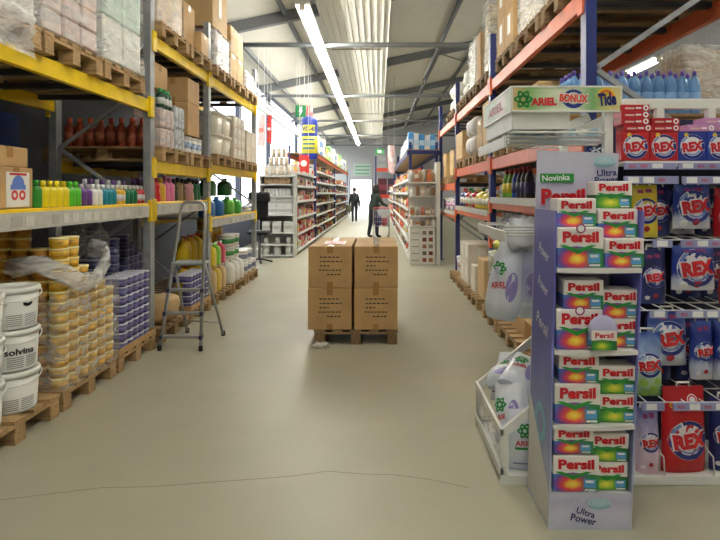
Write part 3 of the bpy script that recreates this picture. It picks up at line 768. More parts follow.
b2.ring(-.45, 5.9, .0, .1, cm((214, 110, 120)), f2, sq=1.6)
o = thing('paper_leaflet', 'pink and white printed leaflet lying on the upper front carton', 'leaflet', (-.45, 5.9, .972)); rel(o, b).build('leaflet_sheet', o); rel(o, b2).build('pink_print', o)

lump('plastic_scrap', 'scrap of crumpled white film lying at the corner of the aisle pallet', 'plastic film', FILM2, (-.56, 5.44, 0), .16, .1, .05, 17, .6)
# ------------------------------------------------------------------ orange and blue rack
XR1, XR2 = 1.41, 2.43
RY = [3.75, 6.9, 9.94, 12.6]
rr = thing('pallet_rack', 'blue steel pallet rack with orange beams facing the yellow rack', 'rack', ((XR1 + XR2) / 2, RY[0], 0))
for y in RY:
    for x in (XR1, XR2): rel(rr, upright(x, y, 3.45 if y > 4 else 3.6, BLU)).build('upright', rr)
    pts = []; z = -.14; k = 0
    while z < 3.5: pts.append((XR2 - .04 if k % 2 else XR1 + .04, z)); z += .64; k += 1
    for (xa, za), (xb, zb) in zip(pts, pts[1:]):
        if za < .05: continue
        rel(rr, MB().bar((xa, y, za - .09), (xb, y, zb - .09), .035, .035, GALV)).build('brace', rr)
RLV = [[(1.02, 1), (1.45, 1), (1.915, 0), (2.88, 0)], [(1.28, 1), (1.915, 0), (2.88, 0)], [(1.17, 1), (1.68, 0), (2.88, 0)]]
CHIP = mat('chipboard', (150, 136, 112), .7)
def beam_r(x, y0, y1, z1, railed, front):
    if railed:
        o = beam(rr, x, y0, y1, z1 - .065, ORA, .075, None, front)
        if front < 0: rel(rr, MB().box(x - .05, y0 + .1, z1 - .07, x - .028, y1 - .1, z1, RAIL)).build('price_rail', o)
    else: beam(rr, x, y0, y1, z1, ORA, .13, None, front)
for i in range(3):
    for z, rl in RLV[i]:
        beam_r(XR1, RY[i], RY[i + 1], z, rl, -1); beam_r(XR2, RY[i], RY[i + 1], z, rl, 1)
        if rl: deck(rr, XR1 - .02, XR2 - .03, RY[i] + .1, RY[i + 1] - .1, z - .001, CHIP)
        else:
            b = MB()
            for k in range(5):
                y = RY[i] + .3 + k * (RY[i + 1] - RY[i] - .6) / 4; b.box(XR1 + .03, y - .03, z - .045, XR2 - .03, y + .03, z - .002, DKG)
            rel(rr, b).build('deck_slats', rr)
QX = 1.95
# top pallets
ZR = 2.88 + .145
for y, l in ((4.25, 'over the blue water bottles'), (5.12, 'under the clear bagged load'), (6.05, 'under the cartons with white labels'), (7.4, 'under the tall wrapped column'), (8.3, 'under the white wrapped load'), (9.25, 'behind the white wrapped load'), (10.6, 'under the white sacks')):
    pallet(True, .8).put('dark wooden pallet on the top orange beam ' + l, (QX, y, 2.88), group='pallets on the top orange beams')
wrapped('wrapped_load', 'brown carton load on the top orange beam over the water bottles', 'wrapped load', 1.37, 2.5, 3.88, 4.62, ZR, ZR + .7, [KRAFT2], 51, CLEAR, 6, 2, 2, 2)
wrapped('wrapped_load', 'clear bagged load on the second pallet of the top orange beam', 'wrapped load', 1.37, 2.5, 4.78, 5.46, ZR, ZR + .85, [mat('mixed_pack', (200, 188, 160), .5, var=.35, scale=7)], 52, FILM2, 8, 2, 2, 4)
for r in range(2):
    for i in range(2): carton(.5, .37, .4, 0, False, 'label').put('brown carton with white label on the top orange beam, %s %s' % (('lower', 'upper')[r], ('by the bagged load', 'by the second upright')[i]), (1.62, 5.86 + i * .385, ZR + r * .401), group='labelled cartons')
wrapped('wrapped_load', 'tall narrow wrapped column on the top orange beam', 'wrapped load', 1.4, 2.2, 7.05, 7.42, ZR, ZR + .98, [mat('mixed_pack', (200, 188, 160), .5, var=.35, scale=7)], 53, FILM, 7, 1, 1, 6)
for r in range(2): carton(.5, .34, .32, 0, False).put('brown carton beside the tall wrapped column, %s' % ('lower', 'upper')[r], (1.62, 7.64, ZR + r * .321))
wrapped('wrapped_load', 'white wrapped load on the top orange beam of the second bay', 'wrapped load', 1.4, 2.4, 8.0, 8.62, ZR, ZR + .72, [mat('white_packs', (226, 226, 222), .5)], 54, FILM2, 7, 2, 2, 3)
for i in range(4): lump('sack', '%s white sack heaped on the third bay of the top orange beam' % ORD[i], 'sack', mat('white_sack', (226, 224, 214), .5, var=.08), (1.65, 10.35 + i % 2 * .42, ZR + (i // 2) * .25), .5, .4, .27, 60 + i)
for i in range(2): lump('sack', 'white sack on the second bay end pallet, %s' % ('lower', 'upper')[i], 'sack', mat('white_sack', (226, 224, 214), .5), (1.65, 9.15, ZR + i * .23), .5, .45, .25, 70 + i)

# middle level of the orange rack
ZM = 1.915 + .145
for y, l in ((4.35, 'under the blue water bottles'), (5.25, 'behind the header board of the white display'), (6.2, 'under the sealed carton stack'), (7.45, 'under the tall brown carton'), (8.35, 'under the white printed sacks'), (9.3, 'under the small cartons')):
    pallet(False, .8).put('wooden pallet on the middle orange beam ' + l, (QX, y, 1.915), group='pallets on the middle orange beams')
for k in range(4):
    for i in range(11):
        if k > 1 and i > 0: continue
        bottle((100, 146, 196), (112, 92, 184), .041, .31, (130, 170, 214), 2).put('blue water bottle on the orange rack, %s across, %s row back' % (ORD[i], ORD[k]), (1.4 + i * .086, 4.0 + k * .088, ZM), group='blue bottles on the orange rack')
o = thing('wrapped_load', 'silvery wrapped carton load beyond the blue bottles under the lamps', 'wrapped load', (3.8, 6.4, 0))
pallet(True, .5).put('wooden pallet under the silvery wrapped load in the next aisle', (3.86, 6.27, 0))
b = MB()
for r in range(5):
    for i in range(2): b.box(3.28 + i * .56, 6.02, .15 + r * .58, 3.82 + i * .56, 6.5, .72 + r * .58, mat('wrapped_beige', (206, 186, 160), .6), .02)
rel(o, b).build('load_block', o)
vs, fs = rnd_shell(3.26, 4.42, 6.0, 6.52, .15, 3.1, 12, .03, 91, .05, top=True); rel(o, MB().add(vs, fs, FILM2, True)).build('film_wrap', o)
carton(.5, .7, .42, 1).put('brown carton behind the white display header on the middle beam', (1.65, 5.25, ZM))
carton(.42, .36, .3, 0).put('brown carton at the near side of the sealed carton stack', (1.6, 6.02, ZM)); carton(.42, .36, .3, 1).put('brown carton at the far side of the sealed carton stack', (1.6, 6.4, ZM))
wrapped('wrapped_load', 'small film wrapped load on top of the sealed cartons', 'wrapped load', 1.4, 1.8, 5.86, 6.2, ZM + .31, ZM + .5, PALE, 56, FILM, 4, 1, 1, 1)
for i in range(2):
    for r in range(2):
        lump('sack', 'white sack with purple print on the orange rack, %s %s' % (('lower', 'upper')[r], ('by the tall carton', 'by the small cartons')[i]), 'sack', mat('printed_white_sack', (222, 216, 216), .5, var=.12, scale=6), (1.55, 8.18 + i * .36, ZM + r * .27), .4, .34, .29, 80 + i + 2 * r, .08)
carton(.4, .4, .62, 1).put('tall brown carton beside the white printed sacks', (1.6, 7.3, ZM)); carton(.4, .36, .45, 0).put('brown carton behind the tall brown carton', (1.6, 7.72, ZM))
for i in range(2):
    for r in range(2): carton(.3, .34, .22, 1).put('small brown carton at the bay end of the orange rack, %s %s' % (('lower', 'upper')[r], ('near', 'far')[i]), (1.5, 9.15 + i * .36, ZM + r * .221))
for i, y in enumerate((10.5, 11.6)):
    pallet(False, .8).put('wooden pallet on the lower middle beam of the third orange bay, %s' % ('first', 'second')[i], (QX, y, 1.68), group='pallets in the third orange bay')
    for r in range(2): carton(.4, .5, .24, 1).put('pale brown carton on the %s pallet of the third orange bay, %s' % (('first', 'second')[i], ('lower', 'upper')[r]), (1.58, y, 1.825 + r * .241))

# railed shelves of the orange rack
for i, (y, c, cap, l) in enumerate(((6.5, (110, 176, 40), (150, 40, 40), 'lime'), (6.28, (130, 190, 50), (150, 40, 40), 'bright green'), (6.05, (30, 70, 160), (150, 40, 40), 'blue'), (5.87, (40, 34, 60), (120, 30, 44), 'dark violet'), (5.7, (30, 26, 36), (120, 30, 44), 'black'), (5.53, (34, 28, 40), (120, 30, 44), 'near black'))):
    bottle(c, cap, .055, .32, (224, 206, 70) if i < 2 else (60, 60, 110), 1).put('%s bottle with red cap on the orange railed shelf' % l, (1.5, y, 1.45), group='red capped bottles')
tub((206, 206, 200), (224, 224, 220), .09, .15, band=(150, 160, 170)).put('grey white tub beside the upright on the orange railed shelf', (1.55, 6.72, 1.45))
items = [((40, 60, 130), (200, 40, 40), 'blue'), ((40, 60, 130), (200, 40, 40), 'navy'), ((196, 60, 40), (60, 120, 60), 'red'), ((150, 130, 90), (60, 140, 60), 'tan'), ((200, 60, 60), (230, 220, 200), 'scarlet'), ((226, 200, 40), (226, 200, 40), 'yellow'), ((230, 206, 60), (60, 110, 60), 'bright yellow'), ((220, 196, 70), (226, 226, 220), 'pale yellow'), ((214, 190, 90), (240, 240, 236), 'straw')]
for i, (c, cap, l) in enumerate(items):
    bottle(c, cap, .09, .3 - (i % 2) * .03, (226, 220, 200), i % 2).put('%s bottle on the second bay shelf of the orange rack' % l, (1.52, 9.72 - i * .29, 1.28), group='bottles in the second orange bay')
for i in range(6): tub(((226, 222, 226), (150, 120, 170))[i % 2], (232, 232, 230), .1, .19 + (i % 3) * .03, band=(170, 130, 150)).put('%s white and violet tub on the third bay shelf' % ORD[i], (1.5, 10.2 + i * .36, 1.17), group='tubs in the third orange bay')
for i in range(6): bottle(((206, 214, 220), (120, 150, 190), (220, 220, 210))[i % 3], (226, 226, 226), .07, .25, None, i % 2).put('%s bottle on the low shelf behind the hanging bags' % ORD[i], (1.5, 6.6 - i * .26, 1.02), group='bottles on the low orange shelf')

# floor pallets of the orange rack
FPR = [(4.55, 'under the open brown carton tray'), (5.5, 'beside the open carton tray'), (6.4, 'under the wrapped drum stack'), (7.55, 'under white cartons'), (8.55, 'under grey cartons'), (9.43, 'at the far upright')]
for y, l in FPR: pallet(False, .8).put('wooden floor pallet by the orange rack ' + l, (1.86, y, 0), group='floor pallets by the orange rack')
def open_carton(label, x0, x1, y0, y1, z, h):
    o = thing('open_carton', label, 'carton', ((x0 + x1) / 2, (y0 + y1) / 2, z)); t = .008
    for a in ((x0, y0, x0 + t, y1), (x1 - t, y0, x1, y1), (x0 + t, y0, x1 - t, y0 + t), (x0 + t, y1 - t, x1 - t, y1)):
        rel(o, MB().box(a[0], a[1], z, a[2], a[3], z + h, KRAFT)).build('side_wall', o)
    rel(o, MB().box(x0 + t, y0 + t, z, x1 - t, y1 - t, z + t, KRAFT3)).build('carton_floor', o)
    rel(o, MB().slab([(x0, y0, z + h), (x0, y1, z + h), (x0 - .1, y1 - .02, z + h - .05), (x0 - .1, y0 + .02, z + h - .05)], (0, 0, .006), KRAFT)).build('flap', o)
    rel(o, MB().slab([(x0, y1, z + h), (x1, y1, z + h), (x1 - .03, y1 + .1, z + h + .08), (x0 + .03, y1 + .1, z + h + .08)], (0, 0, .006), KRAFT)).build('flap', o)
    return o
open_carton('open brown carton with flaps out on the pallet behind the white bag bin', 1.3, 1.85, 4.2, 4.62, .145, .36)
carton(.5, .3, .3, 0).put('closed brown carton beside the open carton on the pallet', (1.62, 4.8, .145))
carton(.5, .55, .42, 0).put('brown carton behind the hanging bags on the second floor pallet', (1.62, 5.5, .145))
o = thing('wrapped_drum', 'film wrapped stack of beige drums on the orange rack pallet', 'wrapped load', (1.48, 6.4, .145))
for r in range(3):
    rel(o, MB().lathe([(0, .145 + r * .23), (.2, .145 + r * .23), (.215, .17 + r * .23), (.2, .345 + r * .23), (.215, .36 + r * .23), (.2, .372 + r * .23), (0, .372 + r * .23)], mat('beige_drum', (196, 190, 150), .5, var=.25, scale=6), 20, 1.48, 6.4)).build('drum', o)
rel(o, MB().lathe([(.222, .15), (.228, .4), (.22, .6), (.225, .84)], FILM, 20, 1.48, 6.4)).build('film_wrap', o)
lump('sack', 'yellow and green sack lying on the wrapped drum stack', 'sack', mat('yellow_green_sack', (206, 210, 70), .5, var=.3, scale=5), (1.48, 6.4, .845), .3, .36, .13, 95, .2)
carton(.42, .46, .5, 1).put('pale carton on the pallet beyond the wrapped drums', (1.55, 7.3, .145)); carton(.42, .3, .36, 3, False).put('white carton with print beside the pale carton', (1.52, 7.74, .145))
jug((50, 110, 190), (40, 90, 180), .2, .2, .3).put('blue jug standing on the pale carton by the orange rack', (1.55, 7.3, .646))
for i in range(2):
    for r in range(2): carton(.4, .38, .3, 3, False, 'label').put('whitish carton on the grey carton pallet, %s %s' % (('lower', 'upper')[r], ('near', 'far')[i]), (1.52, 8.38 + i * .39, .145 + r * .301))
for i in range(2): tub((216, 212, 206), (230, 230, 226), .15, .28, band=(170, 150, 140)).put('%s pale tub on the pallet at the far upright' % ORD[i], (1.5, 9.28 + i * .33, .145), group='pale tubs at the far upright')
# ------------------------------------------------------------------ printed materials
def radial(name, stops, white=(232, 226, 222), split=.52, cx=.42, cz=.22, side=None):
    """Carton print: pale top band, colour burst below; laid out on the box itself (Generated coordinates)."""
    m = bpy.data.materials.new(name); m.use_nodes = True; N = m.node_tree.nodes; L = m.node_tree.links
    b = N['Principled BSDF']; b.inputs['Roughness'].default_value = .38
    tc = N.new('ShaderNodeTexCoord'); sp = N.new('ShaderNodeSeparateXYZ'); L.new(tc.outputs['Generated'], sp.inputs[0])
    def mth(op, a, c=None):
        n = N.new('ShaderNodeMath'); n.operation = op
        for k, v in enumerate((a, c)):
            if v is None: continue
            if hasattr(v, 'links'): L.new(v, n.inputs[k])
            else: n.inputs[k].default_value = v
        return n.outputs[0]
    dx = mth('SUBTRACT', sp.outputs[0], cx); dz = mth('MULTIPLY', mth('SUBTRACT', sp.outputs[2], cz), 1.3)
    d = mth('SQRT', mth('ADD', mth('MULTIPLY', dx, dx), mth('MULTIPLY', dz, dz)))
    no = N.new('ShaderNodeTexNoise'); no.inputs['Scale'].default_value = 9; L.new(tc.outputs['Generated'], no.inputs['Vector'])
    d = mth('ADD', d, mth('MULTIPLY', mth('SUBTRACT', no.outputs[0], .5), .12))
    rp = N.new('ShaderNodeValToRGB'); els = rp.color_ramp.elements
    while len(els) < len(stops): els.new(.5)
    for e, (p, c) in zip(els, stops): e.position = p; e.color = lin(c)
    L.new(d, rp.inputs[0])
    if side:
        ms = N.new('ShaderNodeMapRange'); ms.inputs[1].default_value = .56; ms.inputs[2].default_value = .8; L.new(sp.outputs[0], ms.inputs[0])
        m0 = N.new('ShaderNodeMix'); m0.data_type = 'RGBA'; L.new(ms.outputs[0], m0.inputs[0]); L.new(rp.outputs[0], m0.inputs[6]); m0.inputs[7].default_value = lin(side); burst = m0.outputs[2]
    else: burst = rp.outputs[0]
    bend = mth('ABSOLUTE', dx)
    top = mth('GREATER_THAN', mth('ADD', sp.outputs[2], mth('MULTIPLY', bend, .12)), split + .02)
    mx = N.new('ShaderNodeMix'); mx.data_type = 'RGBA'; L.new(top, mx.inputs[0]); L.new(burst, mx.inputs[6]); mx.inputs[7].default_value = lin(white)
    L.new(mx.outputs[2], b.inputs['Base Color']); return m
COLR = radial('colour_burst_print', [(0, (252, 236, 110)), (.1, (250, 206, 60)), (.2, (232, 84, 70)), (.28, (206, 60, 110)), (.38, (110, 80, 170)), (.5, (60, 130, 200))], white=(240, 234, 230), side=(50, 140, 80))
GREN = radial('green_burst_print', white=(240, 234, 230), stops=[(0, (246, 236, 90)), (.12, (206, 214, 60)), (.24, (110, 176, 50)), (.4, (40, 130, 60)), (.6, (24, 104, 50))])
def zgrad(name, stops, rough=.4, noise=.1, nscale=5, axis=2):
    m = bpy.data.materials.new(name); m.use_nodes = True; N = m.node_tree.nodes; L = m.node_tree.links
    b = N['Principled BSDF']; b.inputs['Roughness'].default_value = rough
    tc = N.new('ShaderNodeTexCoord'); sp = N.new('ShaderNodeSeparateXYZ'); L.new(tc.outputs['Generated'], sp.inputs[0])
    no = N.new('ShaderNodeTexNoise'); no.inputs['Scale'].default_value = nscale; no.inputs['Detail'].default_value = 4; L.new(tc.outputs['Generated'], no.inputs['Vector'])
    a = N.new('ShaderNodeMath'); a.operation = 'MULTIPLY_ADD'; L.new(no.outputs[0], a.inputs[0]); a.inputs[1].default_value = noise * 2
    s_ = N.new('ShaderNodeMath'); s_.operation = 'SUBTRACT'; L.new(sp.outputs[axis], s_.inputs[0]); s_.inputs[1].default_value = noise
    L.new(s_.outputs[0], a.inputs[2])
    rp = N.new('ShaderNodeValToRGB'); els = rp.color_ramp.elements
    while len(els) < len(stops): els.new(.5)
    for e, (p, c) in zip(els, stops): e.position = p; e.color = lin(c)
    L.new(a.outputs[0], rp.inputs[0]); L.new(rp.outputs[0], b.inputs['Base Color']); return m
RED = cm((206, 28, 40), .35); NAVY = cm((30, 34, 110), .4); WINK = cm((238, 238, 238), .4); GRN = cm((40, 150, 60), .4); SKY = cm((90, 160, 214), .4); PURP = cm((150, 50, 110), .4)
def detergent_box(w, d, h, style, badge=False, faded=False):
    b = MB().box(-w / 2, -d / 2, 0, w / 2, d / 2, h, COLR if style == 'c' else GREN, .004)
    f = lambda x, z: (x, -d / 2 - .0012, z); g = lambda x, z: (x, -d / 2 - .0022, z)
    t = MB().text('Persil', .0, h * .77, w * .78, h * .28, RED, g, .05)
    v = MB()
    v.slab([(-w * .46, -d / 2 - .001, h * .56), (-.06 * w, -d / 2 - .001, h * .34), (w * .34, -d / 2 - .001, h * .56), (w * .22, -d / 2 - .001, h * .57), (-.06 * w, -d / 2 - .001, h * .47), (-w * .34, -d / 2 - .001, h * .57)], (0, -.0006, 0), GRN)
    p = MB().rect(w * .16, h * .12, w * .42, h * .36, SKY, f); p.rect(w * .2, h * .26, w * .38, h * .33, WINK, g); p.rect(w * .19, h * .04, w * .42, h * .09, WINK, f)
    parts = [('box_body', b.mesh('box_body')), ('lettering', t.mesh('lettering')), ('printed_arrow', v.mesh('printed_arrow')), ('printed_tablet', p.mesh('printed_tablet'))]
    if badge:
        q = MB().ring(.0, h * .98, 0, h * .12, WINK, f); q.ring(0, h * .98, h * .085, h * .12, PURP, g)
        q.v = [(x, y - .002, z) for x, y, z in q.v]; parts.append(('round_badge', q.mesh('round_badge')))
    return Kind('detergent_box', 'detergent box', parts)
SMC, SMG, BIGC = detergent_box(.178, .11, .13, 'c'), detergent_box(.172, .11, .126, 'g'), detergent_box(.205, .13, .178, 'c', True)
BIGC2 = detergent_box(.205, .13, .178, 'c')

# ------------------------------------------------------------------ tall cardboard stand
LAV = zgrad('lavender_board', [(.0, (196, 200, 222)), (.45, (212, 210, 228)), (.75, (192, 188, 216)), (1, (206, 206, 222))], .45, .12, 6)
VIO = zgrad('violet_board', [(.0, (216, 220, 228)), (.25, (150, 158, 200)), (.5, (110, 116, 190)), (.8, (96, 98, 186)), (1, (120, 116, 196))], .45, .1, 4)
SHW = mat('white_card', (224, 222, 220), .5, var=.03)
st = thing('display_stand', 'tall lavender cardboard display stand filled with detergent boxes', 'display stand', (.96, 2.66, 0))
yf, yb = 2.49, 2.83
xl = lambda z: .757 + .032 * z / 1.2; xr = lambda z: 1.127 + .058 * z / 1.2
zt = 1.42
def sidep(xf, s):
    t = .008 * s
    p = [(xf(0), yf, 0), (xf(0), yb, 0), (xf(zt), yb, zt), (xf(zt), yf + .02, zt)]
    return MB().slab(p, (t, 0, 0), VIO)
sp_ = rel(st, sidep(xl, 1)).build('side_panel', st)
b = MB(); fx = lambda y, z: (xl(z) - .0015, 2.83 - y, z)
b.slab([(xl(.03) - .001, yf + .005, .03), (xl(.03) - .001, yb - .0, .03), (xl(.5) - .001, yb, .5), (xl(.17) - .001, yf + .005, .17)], (-.0006, 0, 0), SHW)
for i, tx in enumerate(('Ultra Power', 'Super Clean', 'Persil')):
    b.text('Power', .17, 1.22 - i * .16, .16, .05, WINK, fx, .01, rot=-.25) if i < 2 else b.text('Persil', .17, .88, .18, .055, WINK, fx, .01, rot=-.25)
b.ring(.18, .42, .05, .09, cm((130, 190, 210)), fx)
rel(st, b).build('lettering', sp_)
rel(st, sidep(xr, -1)).build('side_panel', st)
b = MB().slab([(xl(0), yb, 0), (xr(0), yb, 0), (xr(1.4), yb, 1.4), (1.215, yb - .01, 1.70), (.805, yb - .01, 1.715), (xl(1.3), yb, 1.3)], (0, .012, 0), LAV)
bp_ = rel(st, b).build('back_panel', st)
f = lambda x, z: (x, yb - .014, z); g = lambda x, z: (x, yb - .016, z)
b = MB().rect(.815, 1.553, .985, 1.598, GRN, f); b.text('Novinka', .895, 1.577, .14, .03, WINK, g, .02, rot=.05)
rel(st, b).build('green_ribbon', bp_)
b = MB().text('Persil', .93, 1.482, .22, .08, RED, g, .05); rel(st, b).build('lettering', bp_)
b = MB().text('Ultra', 1.15, 1.602, .1, .034, NAVY, g, .02, rot=.06); b.text('Power', 1.15, 1.566, .12, .036, NAVY, g, .02, rot=.06); rel(st, b).build('lettering', bp_)
def tablet(cx, cz, s, f0, f1):
    t1, t2, t3 = cm((150, 196, 208)), cm((186, 218, 226)), cm((200, 210, 226))
    q = MB()
    q.ring(cx, cz - .25 * s, 0, s, t1, f0, sq=.38); q.ring(cx, cz, 0, s, t2, f1, sq=.38); q.ring(cx, cz, .7 * s, .8 * s, t1, lambda x, z: (f1(x, z)[0], f1(x, z)[1] - .001, f1(x, z)[2]), sq=.38)
    r = random.Random(3)
    for i in range(46):
        a, d_ = r.uniform(.5, 3.4), s * r.uniform(1.0, 2.3); k = s * r.uniform(.03, .1)
        q.ring(cx - abs(math.cos(a)) * d_, cz + .1 * s + math.sin(a) * d_ * .5, 0, k, t3, f0, seg=8)
    return q
rel(st, tablet(1.14, 1.664, .056, f, g)).build('printed_tablet', bp_)
SZ = [1.165, .80, .469]
for z in SZ:
    b = MB(); n = 14; pts = []
    for i in range(n + 1):
        t = i / n; pts.append((xl(z) + .009 + (xr(z) - xl(z) - .018) * t, yf - .02 * math.sin(PI * t), z - .02))
    pts += [(xr(z) - .009, yb - .002, z - .02), (xl(z) + .009, yb - .002, z - .02)]
    rel(st, b.slab(pts, (0, 0, .02), SHW)).build('shelf', st)
bf = rel(st, MB().slab([(xl(0) + .009, yf + .004, 0), (xr(0) - .009, yf + .004, 0), (xr(.17) - .009, yf + .004, .165), (xl(.17) + .009, yf + .004, .165)], (0, .01, 0), LAV)).build('base_front', st)
rel(st, MB().box(xl(.1) + .009, yf + .016, .155, xr(.1) - .012, yb - .002, .165, SHW)).build('base_top', st)
f = lambda x, z: (x, yf + .0025, z); g = lambda x, z: (x, yf + .0015, z)
rel(st, tablet(.985, .122, .05, f, g)).build('printed_tablet', bf)
b = MB().text('Ultra', .925, .078, .085, .028, NAVY, g, .02, rot=-.3); b.text('Power', .915, .047, .115, .032, NAVY, g, .02, rot=-.22); rel(st, b).build('lettering', bf)
# boxes on the stand: (kind, x, y, z, rz, label)
PB = 'on the %s tier of the stand'
yy = yf + .005
for k, x, y, z, rz, l in [
    (BIGC, .905, yy + .066, 1.1655, .03, 'big multicolour detergent box with round badge ' + PB % 'top'),
    (SMC, .905, yy + .11, 1.3445, .02, 'small multicolour detergent box on the big badge box ' + PB % 'top'),
    (SMC, 1.1, yy + .06, 1.1655, -.02, 'lowest small multicolour box of the three column ' + PB % 'top'),
    (SMC, 1.09, yy + .1, 1.2965, .0, 'middle small multicolour box of the three column ' + PB % 'top'),
    (SMG, 1.095, yy + .16, 1.4275, .03, 'small green detergent box crowning the column ' + PB % 'top'),
    (BIGC, .9, yy + .066, .8005, .02, 'big multicolour detergent box with round badge ' + PB % 'second'),
    (SMC, .92, yy + .062, .979, .02, 'small multicolour detergent box on the big badge box ' + PB % 'second'),
    (SMC, 1.09, yy + .09, .8005, -.03, 'small multicolour detergent box under another ' + PB % 'second'),
    (SMC, 1.095, yy + .09, .9315, .02, 'small multicolour detergent box stacked on another ' + PB % 'second'),
    (BIGC2, .89, yy + .066, .4695, .0, 'big multicolour detergent box without badge ' + PB % 'third'),
    (SMC, .9, yy + .062, .648, .03, 'small multicolour detergent box on the big box ' + PB % 'third'),
    (SMG, 1.075, yy + .07, .4695, .02, 'small green detergent box under another ' + PB % 'third'),
    (SMG, 1.075, yy + .07, .597, .01, 'small green detergent box stacked on another ' + PB % 'third'),
    (BIGC2, .885, yy + .067, .1655, .02, 'big multicolour detergent box without badge ' + PB % 'bottom'),
    (SMC, .875, yy + .062, .333, .0, 'small multicolour detergent box on the big box ' + PB % 'bottom'),
    (SMG, 1.035, yy + .07, .1655, .0, 'small green detergent box under another ' + PB % 'bottom'),
    (SMG, 1.04, yy + .07, .2935, .02, 'small green detergent box stacked on another ' + PB % 'bottom')]:
    k.put(l, (x, y, z), rz=-rz, group='detergent boxes on the cardboard stand', scale=(1, 1, .9) if 'bottom tier' in l and k in (BIGC2, SMC) else None)

# ------------------------------------------------------------------ soft bags
def bag_kind(name, w, h, d, m, art=None, hang=False, seed=1, handle=True, cat='bag'):
    q = random.Random(seed); NX, NZ = 14, 16
    def wid(t):
        if hang: return .55 + .45 * math.sin(min(1, (1 - t) * 1.15) * PI / 2) if t > .12 else .8 + .2 * t / .12
        return 1 - .06 * t
    def dep(u, t):
        a = max(0, 1 - abs(u) ** 3) ** .6
        bz = min(1, .55 + t * 3) if t < .15 else 1
        tp = max(0.02, 1 - max(0, (t - .55) / .45) ** 1.6)
        return d / 2 * (a * .94 + .06) * bz * tp
    def at(x, z, off=0, sgn=-1):
        t = min(1, max(0, z / h)); u = max(-1, min(1, x / (w / 2 * wid(t))))
        return (x, sgn * (dep(u, t) + off), z)
    def gridpt(i, j, sgn):
        t = j / NZ; u = -1 + 2 * i / NX; x = u * w / 2 * wid(t)
        p = at(x, t * h, 0, sgn); e = .012 * d if 0 < i < NX and 0 < j < NZ else 0
        return (p[0], p[1] + q.uniform(-e, e) * 2, p[2])
    b = MB()
    for sgn in (-1, 1):
        vs = [gridpt(i, j, sgn) for j in range(NZ + 1) for i in range(NX + 1)]; fs = []
        for j in range(NZ):
            for i in range(NX):
                a = j * (NX + 1) + i; fc = (a, a + 1, a + NX + 2, a + NX + 1); fs.append(fc if sgn < 0 else fc[::-1])
        b.add(vs, fs, m, True)
    for j in (0, NZ):                                   # close bottom and top
        A = [gridpt(i, j, -1) for i in range(NX + 1)]; B_ = [gridpt(i, j, 1) for i in range(NX + 1)]; n = NX + 1
        vs = [(a[0], -abs(at(a[0], a[2])[1]), a[2]) for a in A] + [(a[0], abs(at(a[0], a[2])[1]), a[2]) for a in A]
        b.add(vs, [(i, i + n, i + n + 1, i + 1) if j == 0 else (i, i + 1, i + n + 1, i + n) for i in range(NX)], m)
    for i in (0, NX):
        vs = [at((-1 if i == 0 else 1) * w / 2 * wid(j / NZ), j / NZ * h, 0, s_) for s_ in (-1, 1) for j in range(NZ + 1)]; n = NZ + 1
        b.add(vs, [(j, j + n, j + n + 1, j + 1) for j in range(NZ)], m)
    parts = [('bag_body', b.mesh('bag_body'))]
    F = lambda off: (lambda x, z: at(x, z, off))
    if art: parts += art(w, h, F)
    if handle: parts.append(('handle', MB().tube([(-.035, 0, h - .005), (-.032, 0, h + .018), (.032, 0, h + .018), (.035, 0, h - .005)], .006, PWHT, 6).mesh('bag_handle')))
    return Kind(name, cat, parts)
LB = cm((120, 150, 206), .4); DB = cm((30, 50, 130), .4)
def rex_emblem(cx, cz, r, F, cv=0, text_w=1.62):
    e = MB()
    e.ring(cx, cz, 0, r, WINK, F(.001), seg=32)
    e.ring(cx, cz, .74 * r, .98 * r, DB, F(.002), PI * 1.02, PI * 2.1); e.ring(cx, cz, .8 * r, .98 * r, DB, F(.002), PI * .12, PI * .62)
    e.ring(cx, cz, .8 * r, .96 * r, LB, F(.0022), PI * .66, PI * .98); e.ring(cx, cz, .58 * r, .68 * r, LB, F(.002), PI * 1.1, PI * 1.9)
    t = MB(); t.text('REX', cx, cz + .02 * r, text_w * r * 1.1, .9 * r, WINK, F(.0028 + cv), .09, rot=.14); t.text('REX', cx, cz + .02 * r, text_w * r * 1.03, .78 * r, RED, F(.0042 + cv * 1.9), .06, rot=.14)
    return [('printed_emblem', e.mesh('printed_emblem')), ('lettering', t.mesh('lettering'))]
def rex_art(kind):
    def a(w, h, F):
        r = w * .43; P = rex_emblem(.0 if kind != 'yel' else .0, h * (.4 if kind == 'red' else .5), r, F, .0042)
        x = MB()
        if kind == 'apples':
            for px, pz, s in ((-.03, .22, .3), (.02, .12, .34), (-.02, .06, .25), (.04, .25, .25)): x.ring(px, h * pz, 0, w * s * .5, cm((150, 190, 80)), F(.003), seg=12)
        elif kind == 'red':
            x.ring(w * .14, h * .85, 0, w * .12, WINK, F(.002)); x.ring(w * .14, h * .85, w * .07, w * .1, RED, F(.003))
            x.text('Color', -w * .2, h * .8, w * .34, h * .06, cm((236, 200, 60)), F(.002), .02, rot=.12)
        else:
            x.ring(0, h * .16, 0, w * .1, cm((176, 36, 50)), F(.002), seg=9); x.ring(-w * .3, h * .12, 0, w * .09, WINK, F(.002)); x.rect(-w * .25, h * .84, -w * .05, h * .9, PURP, F(.002), 3); x.rect(w * .02, h * .85, w * .25, h * .92, PURP, F(.002), 3)
        return P + [('printed_picture', x.mesh('printed_picture'))]
    return a
RB = {}
RB['blue'] = zgrad('blue_bag_print', [(.05, (220, 222, 230)), (.25, (190, 200, 222)), (.38, (44, 66, 150)), (.8, (36, 54, 140)), (1, (70, 96, 176))], .35, .14)
RB['white'] = zgrad('pale_bag_print', [(.1, (200, 206, 214)), (.5, (150, 170, 206)), (.8, (60, 84, 160)), (1, (40, 60, 150))], .35, .16)
